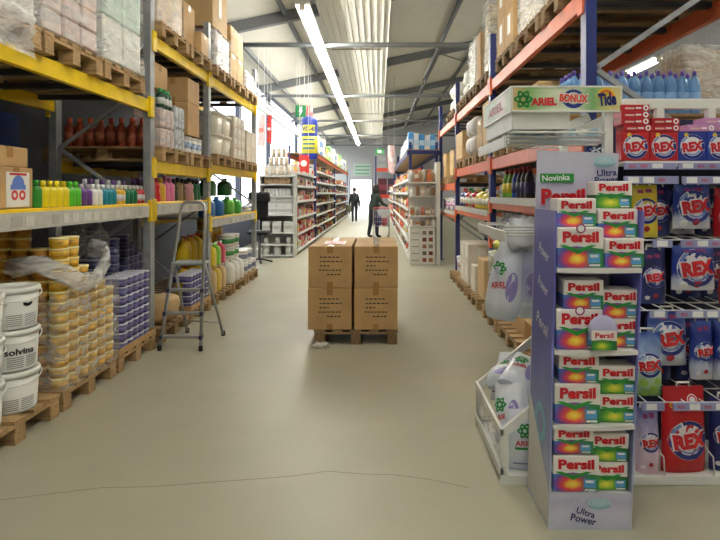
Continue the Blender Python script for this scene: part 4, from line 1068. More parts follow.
RB['yel'] = zgrad('yellow_bag_print', [(0, (226, 206, 70)), (.6, (226, 200, 50)), (1, (206, 180, 60))], .35, .1)
RB['red'] = zgrad('red_bag_print', [(0, (186, 24, 30)), (.7, (196, 26, 32)), (1, (160, 20, 28))], .35, .08)
RB['apples'] = zgrad('apple_bag_print', [(0, (110, 160, 90)), (.35, (190, 214, 190)), (.6, (170, 196, 226)), (1, (50, 80, 160))], .35, .14)
RB['pink'] = zgrad('pink_bag_print', [(0, (226, 190, 206)), (.5, (216, 200, 220)), (1, (90, 100, 180))], .35, .2, 7)
RB['navy'] = zgrad('navy_bag_print', [(0, (50, 60, 120)), (.5, (26, 34, 90)), (1, (34, 44, 110))], .35, .12)

# ------------------------------------------------------------------ shelf of detergent bags facing the aisle mouth
gx0, gx1, gy0, gy1 = 1.27, 2.5, 2.87, 3.32
gd = thing('gondola_shelf', 'white shelf unit with lavender price strips holding detergent bags', 'shelf unit', (1.9, 3.1, 0))
rel(gd, MB().box(gx0, gy1 - .03, .05, gx1, gy1, 1.93, mat('navy_back_panel', (30, 34, 66), .5, var=.1))).build('back_panel', gd)
rel(gd, MB().box(gx0, gy0, 0, gx1, gy1, .05, WHT, .004)).build('base_tray', gd)
for x in (1.46, 1.725, 2.0, 2.3): rel(gd, MB().box(x - .02, gy0 + (.02 if x > 1.25 else .09), 1.84 if x > 1.25 else 0, x + .02, gy0 + (.06 if x > 1.25 else .13), 1.94 if x > 1.25 else 1.9, WHT, .003)).build('post', gd)
rel(gd, MB().box(1.27, gy0 + .02, 1.935, gx1, gy0 + .07, 1.987, WHT, .004)).build('top_bar', gd)
PRL = mat('lavender_price_strip', (150, 154, 196), .4, var=.08); 
def strip(x0, x1, z0, z1, y=gy0 - .02, seed=0):
    o = rel(gd, MB().box(x0, y, z0, x1, y + .012, z1, PRL, .002)).build('price_strip', gd)
    q = random.Random(seed); f = lambda x, z: (x, y - .001, z); b = MB(); b2 = MB(); xx = x0 + .02
    while xx < x1 - .06:
        t = q.random()
        if t < .5: b.rect(xx, z0 + .006, xx + .055, z1 - .004, WINK, f); xx += .075
        else: b2.text('REX', xx + .02, (z0 + z1) / 2, .036, .016, cm((190, 50, 80)), f, .03); xx += .06
    if b.v: rel(gd, b).build('price_card', o)
    if b2.v: rel(gd, b2).build('lettering', o)
def wires(x0, x1, z, n, y=gy0 - .005):
    b = MB()
    for i in range(n):
        x = x0 + (x1 - x0) * i / (n - 1); b.tube([(x, y, z), (x, gy1 - .03, z + .015)], .0035, WHT, 5)
    for yk in (y, y + .2): b.tube([(x0, yk, z + .002), (x1, yk, z + .002)], .0035, WHT, 5)
    rel(gd, b).build('wire_grille', gd)
for i, (z0, z1, segs) in enumerate(((1.62, 1.654, ((1.255, 1.52), (1.53, 1.94), (1.95, 2.4))), (1.545, 1.585, ((1.24, 1.515), (1.55, 1.96), (1.97, 2.4))), (1.222, 1.262, ((1.4, 1.5), (1.545, 1.95), (1.96, 2.4))),
                                  (.862, .902, ((1.385, 1.475), (1.52, 1.95), (1.96, 2.4))), (.39, .432, ((1.345, 1.46), (1.505, 1.95), (1.96, 2.4))))):
    for k, (a, c) in enumerate(segs): strip(a, c, z0, z1, seed=i * 7 + k, y=gy0 - .02 - (.03 if i == 1 and k == 0 else 0))
    if i != 1: wires(gx0 + .01, gx1 - .05, z1 - .004, 13)
rel(gd, MB().box(gx0, gy0 + .01, 1.655, gx1, gy1 - .03, 1.665, WHT)).build('shelf_board', gd)
for x in (1.47, 1.725, 1.905, 2.26):
    rel(gd, MB().tube([(x, gy0, .05), (x, gy0 + .01, .14), (x - .03, gy1 - .05, .3), (x - .03, gy1 - .04, .05)], .004, WHT, 5)).build('divider', gd)
def rex_box(col, name):
    w, d, h = .145, .07, .15; b = MB().box(-w / 2, -d / 2, 0, w / 2, d / 2, h, mat(name, col, .4, var=.08), .003)
    F = lambda off: (lambda x, z: (x, -d / 2 - off, z))
    P = rex_emblem(0, h * .47, w * .44, F); x = MB().ring(-w * .22, h * .88, 0, w * .08, cm((226, 200, 70)), F(.0011), seg=10)
    return Kind('detergent_box', 'detergent box', [('box_body', b.mesh('box_body'))] + P + [('printed_picture', x.mesh('printed_picture'))])
rbr, rbb = rex_box((190, 34, 40), 'red_carton_print'), rex_box((40, 60, 150), 'blue_carton_print')
for i, (k, x, l) in enumerate(((rbr, 1.325, 'red detergent box with round emblem beside the cardboard stand header'), (rbr, 1.472, 'second red detergent box with round emblem on the top strip shelf'), (rbb, 1.618, 'blue detergent box with round emblem beside the red ones'), (rbb, 1.765, 'second blue detergent box with round emblem past the red ones'), (rbb, 1.912, 'last blue detergent box on the top strip shelf'))):
    k.put(l, (x, gy0 + .047, 1.6655), group='boxes with round emblem')
def flat_pack(w, d, h, c, name):
    b = MB().box(-w / 2, -d / 2, 0, w / 2, d / 2, h, mat(name, c, .4, var=.12, scale=25), .002); f = lambda x, z: (x, -d / 2 - .001, z)
    t = MB().rect(-w * .38, h * .3, -w * .05, h * .55, cm((226, 190, 180)), f); t.rect(0, h * .35, w * .2, h * .6, WINK, f); t.ring(w * .36, h * .5, h * .2, h * .42, WINK, f, seg=14)
    return Kind('flat_box', 'small box', [('box_body', b.mesh('box_body')), ('printed_front', t.mesh('printed_front'))])
FR, FP_ = flat_pack(.145, .1, .034, (186, 36, 44), 'red_pack'), flat_pack(.15, .1, .034, (200, 140, 190), 'pink_pack')
for i in range(4): FR.put('flat red box in the taller red pile, %s from the bottom' % ORD[i], (1.325 + (.012 if i == 0 else 0), gy0 + .06, 1.816 + .0345 * i), group='flat red boxes')
for i in range(2): FR.put('flat red box in the pile of two over the second red emblem box, %s' % ('lower', 'upper')[i], (1.48, gy0 + .06, 1.816 + .0345 * i), group='flat red boxes')
for i, (x, z) in enumerate(((1.79, 1.816), (1.66, 1.816), (1.75, 1.851), (1.9, 1.851))): FP_.put('flat pink box on the blue emblem boxes, %s' % ('beneath another one', 'lone at the red end', 'slid across two below', 'at the far end')[i], (x if i else 1.81, gy0 + .06, z), rz=(.0, .06, -.05, .04)[i], group='flat pink boxes')
FP_.put('flat pink box under the far pink box', (1.965, gy0 + .06, 1.816), group='flat pink boxes')
bags = [('yel', 1.41, 2.93, 1.265, 0.16, .277, .08, 'yellow detergent bag hanging by the cardboard stand header'),
        ('navy', 1.525, 3.02, 1.265, .14, .27, .09, 'navy detergent bag in the shade beside the yellow bag'),
        ('blue', 1.667, 2.93, 1.31, 0.2, .235, .09, 'blue detergent bag with red lettering on the upper wire shelf'),
        ('red', 1.88, 2.95, 1.265, .17, .26, .09, 'red detergent bag at the far end of the upper wire shelf'),
        ('navy', 1.48, 2.97, .905, .13, .29, .09, 'navy detergent bag on the middle wire shelf beside the cardboard stand'),
        ('blue', 1.675, 2.93, .985, 0.23, .235, .09, 'blue detergent bag with red lettering on the middle wire shelf'),
        ('red', 1.9, 2.95, .905, .15, .26, .09, 'red detergent bag at the far end of the middle wire shelf'),
        ('apples', 1.42, 2.91, .435, .15, .33, .09, 'detergent bag with green apples next to the cardboard stand'),
        ('white', 1.565, 2.99, .57, 0.215, .295, .09, 'pale blue speckled detergent bag on the lower wire shelf'),
        ('blue', 1.74, 2.97, .5, .12, .31, .09, 'blue detergent bag with white lower part beside the speckled bag'),
        ('blue', 1.87, 2.96, .5, .13, .31, .09, 'blue detergent bag at the far end of the lower wire shelf'),
        ('pink', 1.4, 2.92, .051, .12, .335, .1, 'pink detergent bag in the bottom tray beside the cardboard stand'),
        ('red', 1.595, 2.93, .051, .235, .44, .11, 'large red detergent bag with white handle in the bottom tray'),
        ('navy', 1.82, 2.94, .051, .16, .38, .1, 'navy detergent bag in the bottom tray beside the red bag'),
        ('blue', 1.99, 2.94, .051, .16, .38, .1, 'blue detergent bag at the far end of the bottom tray')]
for r_, (z, hh) in enumerate(((1.265, .25), (.905, .28), (.435, .36))):
    for c_, x in enumerate((1.54, 1.73, 1.9)):
        bags.append((('navy', 'blue', 'navy')[(r_ + c_) % 3], x + .03 * r_, 3.16, z, .16, hh, .09, 'shaded detergent bag behind the front row, %s wire shelf, %s' % (('upper', 'middle', 'lower')[r_], ('nearest the stand', 'in the middle', 'farthest from the stand')[c_].replace('nearest the', 'beside the').replace('farthest from the stand', 'away from the stand'))))
for i, (k, x, y, z, w_, h_, d_, l) in enumerate(bags):
    bag_kind('detergent_bag', w_, h_, d_, RB[k], rex_art(k), False, i, handle=h_ < .43 or k == 'red', cat='detergent bag').put(l, (x, y + (.05 if z > .1 else 0), z), rz=(.06, -.1, .0)[i % 3], group='detergent bags on the shelf unit')

# ------------------------------------------------------------------ white display unit with the header board
pg = thing('display_unit', 'white display unit with a green header board and a slatted bag bin', 'display unit', (.95, 3.27, 0))
x0, x1, ya, yz = .66, 1.235, 2.9, 3.65
for x, y in ((1.2, 2.93), (1.2, 3.62)): rel(pg, MB().box(x - .022, y - .022, 0, x + .022, y + .022, 1.95, WHT, .003)).build('post', pg)
rel(pg, MB().box(.7, 2.92, 1.83, 1.0, 3.62, 1.925, WHT, .004)).build('canopy_box', pg)
GB = zgrad('green_header_print', [(.02, (222, 190, 130)), (.16, (140, 186, 110)), (.4, (214, 224, 196)), (.6, (206, 220, 190)), (.74, (120, 176, 110)), (.9, (226, 214, 140)), (1, (214, 206, 150))], .4, .05, 4, 0); PB_ = mat('pale_header_print', (216, 206, 196), .4, c2=(150, 186, 140), scale=3)
hb = rel(pg, MB().slab([(.695, ya, 1.925), (1.26, ya, 1.925), (1.26, ya, 2.05), (.695, ya, 2.05)], (0, .012, 0), GB)).build('header_board', pg)
b = MB(); 
for a in ((.695, 1.92, 1.26, 1.928), (.695, 2.047, 1.26, 2.055), (.69, 1.92, .698, 2.055), (1.257, 1.92, 1.264, 2.055)): b.box(a[0], ya - .004, a[1], a[2], ya + .014, a[3], PWHT)
rel(pg, b).build('frame', hb)
f = lambda x, z: (x, ya - .002, z); g = lambda x, z: (x, ya - .0035, z); g2 = lambda x, z: (x, ya - .005, z)
def atom(mb, cx, cz, r, f):
    for a in (0, PI / 3, 2 * PI / 3):
        vs = []; fs = []
        for k in range(25):
            t = 2 * PI * k / 24
            for rr in (1, .72):
                u, v = r * rr * math.cos(t), r * .42 * (rr if rr == 1 else .55) * math.sin(t); vs.append((cx + u * math.cos(a) - v * math.sin(a), cz + u * math.sin(a) + v * math.cos(a)))
        for k in range(24): fs.append((k * 2, k * 2 + 1, k * 2 + 3, k * 2 + 2))
        mb.flat(vs, fs, cm((30, 140, 60), .4), f)
    return mb
b = atom(MB(), .752, 1.985, .05, g); rel(pg, b).build('printed_atom', hb)
b = MB().text('ARIEL', .858, 1.973, .132, .04, RED, g2, .05, rot=.02); rel(pg, b).build('lettering', hb)
b = MB().ring(1.012, 1.988, .04, .056, DB, f, .15, PI - .15, sq=.85); b.ring(1.012, 1.988, .034, .058, DB, f, PI + .3, 2 * PI - .3, sq=.85)
b.text('BONUX', 1.012, 1.99, .158, .052, WINK, g, .09, rot=-.04); b.text('BONUX', 1.012, 1.99, .148, .042, cm((220, 70, 50)), g2, .05, rot=-.04); rel(pg, b).build('lettering', hb)
b = MB().ring(1.18, 1.995, 0, .05, cm((236, 200, 60)), f, 0, PI); b.ring(1.18, 1.995, .028, .04, cm((226, 110, 40)), g, 0, PI)
b.text('Tide', 1.185, 1.985, .094, .068, NAVY, g2, .05, rot=.1); rel(pg, b).build('lettering', hb)
sb = rel(pg, MB().slab([(.69, ya, 1.925), (.69, yz, 1.925), (.69, yz, 2.05), (.69, ya, 2.05)], (.012, 0, 0), PB_)).build('header_side_board', pg)
b = MB()
for a in ((ya, 1.92, yz, 1.928), (ya, 2.047, yz, 2.055)): b.box(.686, a[0], a[1], .704, a[2], a[3], PWHT)
rel(pg, b).build('frame', sb)
fs_ = lambda y, z: (.688, 3.65 - y, z)
b = MB().text('ARIEL', .36, 1.985, .4, .05, cm((190, 60, 70)), fs_, .03); rel(pg, b).build('lettering', sb)
for x in (1.05, 1.16): rel(pg, MB().bar((x - .12, 2.95, 1.82), (x + .06, 2.95, 1.9), .03, .04, WHT)).build('arm', pg)
def basket(z, x0=.66, x1=1.19):
    o = rel(pg, MB().box(x0 - .006, ya, z - .03, x0 + .004, yz, z + .028, WHT, .002)).build('shelf_edge', pg)
    b = MB()
    for k in range(4):
        b.tube([(x0, ya + .012 + k * .04, z + .03 - k * .018 + .02), (x1, ya + .012 + k * .04, z + .03 - k * .018 + .02)], .006, WHT, 6)
    for k in range(2): b.tube([(x0, yz - .02 - k * .2, z + .03), (x1, yz - .02 - k * .2, z + .03)], .006, WHT, 6)
    rel(pg, b).build('wire_rail', o)
basket(1.765); basket(1.275)
# bin
prof = [(.63, 0), (.63, .275), (1.0, .585), (1.0, .53), (.672, .255), (.672, .045), (1.0, .045), (1.0, 0)]
for i, y in enumerate((2.88, 3.6)): rel(pg, MB().slab([(x, y, z) for x, z in prof], (0, .022, 0), WHT)).build('bin_end_frame', pg)
rel(pg, MB().box(.64, 2.9, .0, 1.2, 3.6, .03, WHT)).build('bin_floor', pg)
for z in (.05, .25): rel(pg, MB().box(.628, 2.88, z, .645, 3.622, z + .035, WHT)).build('bin_rail', pg)
rel(pg, MB().box(.652, 2.902, .05, .656, 3.6, .25, CLEAR)).build('bin_side_sheet', pg)
AR = zgrad('white_bag_print', [(0, (206, 214, 228)), (.3, (226, 230, 236)), (.6, (214, 218, 232)), (1, (226, 230, 236))], .3, .14, 6)
AR2 = zgrad('bluish_bag_print', [(0, (226, 230, 236)), (.25, (200, 208, 228)), (.55, (170, 176, 216)), (.8, (206, 210, 226)), (1, (222, 226, 232))], .3, .1, 4)
def ariel_art(w, h, F):
    a = atom(MB(), 0, h * .68, w * .2, F(.002)); t = MB().text('ARIEL', 0, h * .48, w * .5, h * .09, RED, F(.003), .03)
    x = MB().rect(-w * .26, h * .37, w * .26, h * .41, GRN, F(.002), 4); x.rect(-w * .3, h * .12, w * .1, h * .15, cm((120, 130, 170)), F(.002), 3)
    return [('printed_atom', a.mesh('printed_atom')), ('lettering', t.mesh('lettering')), ('printed_band', x.mesh('printed_band'))]
def oval_art(w, h, F):
    a = MB().ring(0, h * .42, 0, w * .26, cm((150, 140, 200)), F(.002), sq=1.9); a.ring(0, h * .42, w * .2, w * .26, cm((190, 186, 222)), F(.003), sq=1.9)
    t = MB().rect(-w * .32, h * .16, w * .32, h * .2, cm((226, 228, 236)), F(.002), 5)
    return [('printed_oval', a.mesh('printed_oval')), ('printed_band', t.mesh('printed_band'))]
def side_art(w, h, F):
    a = atom(MB(), -w * .2, h * .62, w * .2, F(.002)); t = MB().text('ARIEL', -w * .16, h * .42, w * .42, h * .08, RED, F(.003), .03, rot=.2)
    o = MB().ring(w * .2, h * .42, 0, w * .16, cm((150, 140, 200)), F(.002), sq=2.6)
    return [('printed_atom', a.mesh('printed_atom')), ('lettering', t.mesh('lettering')), ('printed_oval', o.mesh('printed_oval'))]
hk = [bag_kind('laundry_bag', .2, .47, .17, AR, side_art, True, 11, False, 'laundry bag'), bag_kind('laundry_bag', .165, .47, .15, AR2, oval_art, True, 12, False, 'laundry bag')]
hk[0].put('white laundry powder bag with green mark hanging nearest the aisle', (.70, 3.2, .785), rot=(0, .14, -.3), group='hanging laundry bags')
hk[1].put('white laundry powder bag with violet oval hanging in the middle', (.868, 3.2, .79), rz=-.1, group='hanging laundry bags')
hk[1].put('white laundry powder bag hanging behind the edge of the cardboard stand', (1.04, 3.25, .785), rz=.15, group='hanging laundry bags')
# knotted necks over the wire shelf
for i, (x, y) in enumerate(((.77, 3.16),)):
    tag(lump('plastic_bag', 'white knotted carrier bag tied over the lower wire rail', 'bag', AR, (.81, 3.14, 1.19), .17, .06, .16, 44, .7), None)
bk = [bag_kind('laundry_bag', .2, .31, .1, AR, ariel_art, False, 21, False, 'laundry bag'), bag_kind('laundry_bag', .22, .33, .12, AR, side_art, False, 22, False, 'laundry bag')]
bk[0].put('white laundry bag standing upright at the open end of the bin', (.775, 2.99, .035), rz=-.06, group='laundry bags in the bin')
bk[1].put('white laundry bag leaning over the aisle rail of the bin', (.76, 3.14, .09), rot=(-.35, -.25, -.7), group='laundry bags in the bin')
bk[1].put('white laundry bag lying on top of the heap in the bin', (.8, 3.26, .36), rot=(-1.25, .3, -.5), group='laundry bags in the bin')
bk[0].put('white laundry bag at the far end of the bin', (.78, 3.5, .2), rot=(-.5, -.2, -.9), group='laundry bags in the bin')
bk[1].put('white laundry bag sagging over the slanted rail of the bin', (.70, 3.5, .34), rot=(-1.3, .15, -1.9), group='laundry bags in the bin')
bk[0].put('white laundry bag leaning on the posts at the back of the bin', (.93, 3.2, .27), rot=(-.3, .3, -.3), group='laundry bags in the bin')
wp = MB().box(-.055, -.04, 0, .055, .04, .11, mat('pale_blue_carton', (206, 218, 226), .4, var=.1, scale=14), .006); wl = MB().rect(-.035, .03, .03, .08, cm((150, 190, 210)), lambda x, z: (x, -.0412, z))
WPK = Kind('tablet_box', 'small box', [('box_body', wp.mesh('box_body')), ('printed_front', wl.mesh('printed_front'))])
for i in range(5): WPK.put('pale blue small box on the upper wire shelf, %s from the aisle' % ORD[i], (.78 + i * .1 , 3.12, 1.7695), rz=.05 * (i % 3 - 1), group='pale boxes on the upper wire shelf')
# hanging sample on the second tier
sm = thing('hanging_sachet', 'round lavender sample sachet with a small card on the second tier', 'sachet', (.985, 2.455, .815))
b = MB().lathe([(0, -.012), (.05, -.01), (.066, 0), (.05, .01), (0, .012)], mat('lavender_sachet', (190, 190, 224), .3, var=.1), 20)
b.v = [(x, z, y + .085) for x, y, z in b.v]; b.build('sachet_body', sm)
c2 = MB().box(-.055, -.018, 0, .055, -.014, .085, GREN); c2.build('sachet_card', sm)
MB().text('Persil', 0, .065, .08, .024, RED, lambda x, z: (x, -.0195, z), .03).build('lettering', sm)
# ------------------------------------------------------------------ far shelving
GSH = mat('grey_white_shelf', (206, 206, 202), .45, var=.05)
def small(kind, c, w, d, h, lid=None):
    key = ('small', kind, c, w, d, h, lid)
    if key in _K: return _K[key]
    b = MB()
    if kind == 'tin':
        b.lathe([(0, 0), (w / 2, 0), (w / 2, h * .9)], cm(c), 10); b.lathe([(w / 2 * 1.04, h * .9), (w / 2 * 1.04, h), (0, h)], cm(lid or (200, 200, 200)), 10)
    elif kind == 'box':
        b.box(-w / 2, -d / 2, 0, w / 2, d / 2, h, cm(c), .006); b.box(-w / 2 - .002, -d / 2 - .002, h * .3, w / 2 + .002, d / 2 + .002, h * .62, cm(lid or (226, 226, 220)), 0)
    else:
        b.lathe([(0, 0), (w / 2, 0), (w / 2, h * .6), (w * .2, h * .78)], cm(c), 10); b.lathe([(w * .2, h * .78), (w * .2, h), (0, h)], cm(lid or (226, 226, 220)), 8)
    me = b.mesh('small_' + kind)
    nm = {'tin': ('paint_tin', 'tin'), 'box': ('small_box', 'small box'), 'bottle': ('small_bottle', 'bottle')}[kind]
    _K[key] = Kind(nm[0], nm[1], None, me); return _K[key]
def gondola(label, x0, x1, y0, y1, hs, h, fin=0):
    o = thing('shelving_unit', label, 'shelving', ((x0 + x1) / 2, (y0 + y1) / 2, 0)); ym = (y0 + y1) / 2; xm = (x0 + x1) / 2
    rel(o, MB().box(x0, y0, 0, x1, y1, .08, GSH)).build('plinth', o)
    return o
# end of the shelving by the window, facing the camera
lx0, lx1, ly = -2.76, -1.95, 13.0
o = thing('shelving_unit', 'white shelving end with paint tins facing down the aisle by the windows', 'shelving', (-2.35, 13.3, 0))
LS = [.06, .31, .59, 1.0, 1.43, 1.71, 1.91]
rel(o, MB().box(lx0, ly + .5, 0, lx1, ly + .53, 1.95, GSH)).build('back_panel', o)
for x in (lx0, lx1 - .03): rel(o, MB().box(x, ly, 0, x + .03, ly + .5, 1.9, GSH)).build('side_panel', o)
for z in LS: rel(o, MB().box(lx0, ly - .02, z - .03, lx1, ly + .5, z, WHT)).build('shelf', o)
cols = [(214, 204, 190), (190, 160, 130), (226, 222, 214)]
rows = [(LS[6], 7, 'tin', .1, .22, [(206, 190, 170), (214, 206, 196)], 'top'), (LS[5], 8, 'tin', .09, .17, [(186, 150, 110), (190, 160, 126)], 'second'), (LS[4], 7, 'tin', .1, .17, [(222, 220, 214)], 'third'),
        (LS[3], 4, 'box', .17, .2, [(224, 222, 218)], 'fourth'), (LS[2], 3, 'box', .2, .24, [(220, 218, 214)], 'fifth'), (LS[1], 3, 'tin', .11, .14, [(220, 220, 216)], 'sixth'), (LS[0], 3, 'tin', .16, .2, [(224, 224, 220)], 'bottom')]
for z, n, kd, w_, h_, cs, l in rows:
    for i in range(n):
        small(kd, cs[i % len(cs)], w_, w_, h_, (232, 232, 228) if kd == 'tin' else (190, 186, 180)).put('%s %s along the %s shelf of the white shelving end' % (ORD[i], 'pale tin' if kd == 'tin' else 'white box', l), (lx0 + .14 + (lx1 - lx0 - .28) * i / (n - 1), ly + .12, z), group='tins on the white shelving end')
for r, n in ((0, 4), (1, 3)):
    for i in range(n): small('tin', (206, 186, 160), .1, .1, .2, (232, 232, 228)).put('%s tin in the %s row of the pyramid on the shelving end' % (ORD[i], ('lower', 'upper')[r]), (-2.5 + r * .06 + i * .12, ly + .12, LS[6] + .221 + r * .201), group='tin pyramid')
for i in range(4): small('box', (224, 222, 218), .17, .17, .18, (190, 186, 180)).put('%s white box in the upper layer on the fourth shelf of the shelving end' % ORD[i], (lx0 + .14 + (lx1 - lx0 - .28) * i / 3, ly + .12, LS[3] + .201), group='tins on the white shelving end')
tub((226, 226, 222), (232, 232, 228), .11, .26).put('white tub on the floor before the white shelving end', (-2.72, 12.6, 0))
# padded black stool
o = thing('office_chair', 'black padded high chair standing between rack and white shelving', 'chair', (-2.5, 11.9, 0))
MB().box(-.26, -.14, .62, .2, .26, .7, BLACK, .03).build('seat', o)
b = MB(); b.v = []; b.box(-.22, .2, .92, .12, .28, 1.42, BLACK, .035); b.build('backrest', o)
MB().box(-.3, .14, 1.3, .16, .3, 1.52, BLACK, .03).build('headrest', o)
MB().tube([(-.03, .06, .1), (-.03, .06, .62)], .03, STEEL, 8).build('column', o)
MB().bar((-.04, .24, .66), (-.04, .25, .96), .05, .03, BLACK).build('back_bar', o)
b = MB()
for k in range(5):
    a = 2 * PI * k / 5; b.bar((-.03, .06, .1), (-.03 + .28 * math.cos(a), .06 + .28 * math.sin(a), .04), .04, .03, BLACK)
b.build('foot_star', o)

def side_shelving(label, x, y0, y1, depth, hs, sign, pal, ncol, seed, dark=False, fin=.0, where=''):
    o = thing('shelving_unit', label, 'shelving', (x - sign * depth / 2, (y0 + y1) / 2, 0)); q = random.Random(seed)
    rel(o, MB().box(x - sign * depth, y0, 0, x - sign * (depth - .03), y1, hs[-1] + .2, GSH)).build('back_panel', o)
    for y in (y0, y1 - .03): rel(o, MB().box(x - sign * depth, y, 0, x - sign * .1, y + .03, hs[-1] + .2, GSH)).build('side_panel', o)
    for z in hs:
        s = rel(o, MB().box(x - sign * depth, y0, z - .03, x, y1, z, GSH)).build('shelf', o)
        rel(o, MB().box(x, y0, z - .04, x + sign * .012, y1, z + .02, WHT)).build('price_rail', s)
    for r, z in enumerate(hs):
        gap = (hs[r + 1] - z - .06) if r + 1 < len(hs) else .3
        for i in range(ncol):
            y = y0 + .16 + (y1 - y0 - .32) * i / (ncol - 1); h = min(gap, q.choice([.16, .2, .24, .28])); c = q.choice(pal); kd = q.choice(['box', 'bottle', 'tin', 'box'])
            small(kd, c, .18, .2, round(h, 2), q.choice([(226, 226, 220), (60, 60, 70), (214, 60, 50), (226, 200, 70)])).put('%s %s along shelf level %s of the %s' % (ORD[i], {'box': 'small box', 'bottle': 'bottle', 'tin': 'tin'}[kd], ('one', 'two', 'three', 'four', 'five', 'six', 'seven')[r], where), (x - sign * .13, y, z), group='goods on the ' + where)
    return o
redp = [(206, 66, 56), (226, 222, 214), (222, 170, 150), (226, 150, 150), (226, 206, 190), (206, 180, 150), (220, 110, 120), (214, 214, 210)]
darkp = [(70, 74, 90), (120, 110, 100), (196, 190, 180), (90, 60, 60), (60, 90, 80), (190, 160, 60), (140, 150, 170), (170, 60, 50)]
palep = [(206, 190, 170), (180, 150, 120), (214, 210, 200), (170, 160, 150), (150, 120, 90), (196, 120, 90)]
side_shelving('long shelving with red and white goods after the white shelving end', -1.95, 13.55, 17.6, .75, [.1, .5, .9, 1.3, 1.68, 2.0], 1, redp, 13, 1, where='red goods shelving')
side_shelving('long shelving with dark mixed goods beyond the red goods shelving', -1.95, 17.8, 25.5, .75, [.1, .45, .8, 1.15, 1.5, 1.85, 2.2], 1, darkp, 15, 2, where='dark goods shelving')
side_shelving('far shelving with mixed goods before the bright doorway', -1.95, 25.8, 36, .75, [.1, .55, 1.0, 1.45, 1.9], 1, darkp + palep, 11, 3, where='far shelving by the doorway')
# rack above the dark shelving with stock on top
o = thing('pallet_rack', 'blue post rack with brown top shelf above the dark goods shelving', 'rack', (-2.5, 27, 0))
for y in (17.7, 25.65, 36.15):
    for x in (-1.99, -2.8): rel(o, MB().box(x - .03, y - .045, 0, x + .03, y + .045, 3.0, BLU)).build('upright', o)
for x in (-1.94, -2.85): rel(o, MB().box(x - .02, 17.6, 2.62, x + .02, 36.25, 2.74, ORA)).build('beam', o)
rel(o, MB().box(-2.87, 17.6, 2.74, -1.9, 36.25, 2.77, KRAFT3)).build('shelf_deck', o)
tp = [(220, 224, 230), (110, 140, 190), (226, 222, 200), (226, 206, 90), (140, 190, 120), (214, 210, 206)]
for i in range(16):
    small('box', tp[i % 6], .5, .55, (.62, .5, .7, .44)[i % 4], (206, 210, 216)).put('%s stock box along the top shelf of the blue post rack' % ORD[i], (-2.2, 18.5 + i * 1.1, 2.77), group='stock boxes on the blue post rack')

# shelving end with the picture panel
rx0, rx1, ry = .66, 1.22, 11.7
o = thing('shelving_unit', 'white shelving end with jars and a picture panel beside the orange rack', 'shelving', (.94, 12, 0))
rel(o, MB().box(rx0, ry + .36, 0, rx1, ry + .39, 2.0, GSH)).build('back_panel', o); rel(o, MB().box(rx1, ry - .02, 0, rx1 + .08, ry + .4, 2.15, WHT)).build('side_panel', o)
RS = [.81, 1.03, 1.44, 1.73]
for z in RS: rel(o, MB().box(rx0, ry - .02, z - .025, rx1, ry + .36, z, WHT)).build('shelf', o)
pb = rel(o, MB().box(rx0, ry, 0, rx1 - .02, ry + .3, .77, PWHT, .006)).build('picture_panel', o)
b = MB(); pc = [cm(c) for c in ((150, 70, 60), (110, 100, 96), (170, 110, 80), (120, 60, 50), (150, 130, 120))]; f = lambda x, z: (x, ry - .003, z)
for r in range(5):
    for c in range(2): b.rect(rx0 + .27 + c * .13, .06 + r * .142, rx0 + .35 + c * .135, .14 + r * .142, pc[(r + c * 2) % 5], f)
    b.rect(rx0 + .04, .09 + r * .142, rx0 + .2, .1 + r * .142, INK, f)
rel(o, b).build('printed_pattern', pb)
for r, (z, n) in enumerate(zip(RS, (5, 5, 5, 6))):
    for i in range(n):
        c = palep[(i * 2 + r) % 6]; small(('tin', 'box', 'bottle')[(i + r) % 3], c, .085, .09, (.13, .17, .2, .26)[r], (200, 120, 60) if (i + r) % 2 else (226, 222, 214)).put('%s jar or packet along shelf %s of the white end by the orange rack' % (ORD[i], ('one', 'two', 'three', 'four')[r]), (rx0 + .06 + i * (rx1 - rx0 - .12) / (n - 1), ry + .06, z), group='goods on the white end by the orange rack')
for i in range(4): small('bottle', (222, 214, 196), .1, .1, .26, (226, 222, 210)).put('%s cream bottle in the second row on the white end top' % ORD[i], (rx0 + .1 + i * .12, ry + .24, RS[3]), group='cream bottles on the white end')
side_shelving('white side shelving receding behind the picture panel end', .66, 12.2, 24, .55, [.1, .45, .8, 1.15, 1.5, 1.8], -1, palep + [(226, 226, 222), (206, 90, 60)], 14, 5, where='side shelving behind the picture panel')
side_shelving('far shelving along the aisle before the back wall rack', .66, 24.5, 36, .55, [.1, .6, 1.1, 1.6], -1, palep + redp, 10, 6, where='far shelving on the orange rack side')
o = thing('pallet_rack', 'blue post rack carrying blue packs above the picture panel shelving', 'rack', (1.0, 18, 0))
for y in (12.15, 24.25):
    for x in (.7, 1.27): rel(o, MB().box(x - .03, y - .035, 0, x + .03, y + .035, 2.6, BLU)).build('upright', o)
for x in (.65, 1.32): rel(o, MB().box(x - .02, 12.1, 2.32, x + .02, 24.3, 2.42, BLU)).build('beam', o)
for y in (12.09, 24.31): rel(o, MB().box(.67, y - .02, 2.34, 1.3, y + .02, 2.42, BLU)).build('beam', o)
rel(o, MB().box(.63, 12.08, 2.42, 1.34, 24.32, 2.44, KRAFT3)).build('shelf_deck', o)
for i in range(5): small('box', ((70, 150, 214), (206, 220, 230), (60, 140, 206), (214, 222, 230), (80, 160, 214))[i], .11, .3, (.4, .37, .35, .33, .35)[i], (180, 210, 232)).put('%s blue and white pack across the blue post rack' % ORD[i], (.72 + i * .122, 12.45, 2.44), group='blue packs on the blue post rack')
for i in range(6): small('box', (196, 206, 214), .3, .5, .4 - .03 * (i % 2), (226, 226, 226)).put('%s pale pack along the aisle edge of the blue post rack' % ORD[i], (.84, 13.1 + i * .75, 2.44), group='pale packs on the blue post rack')
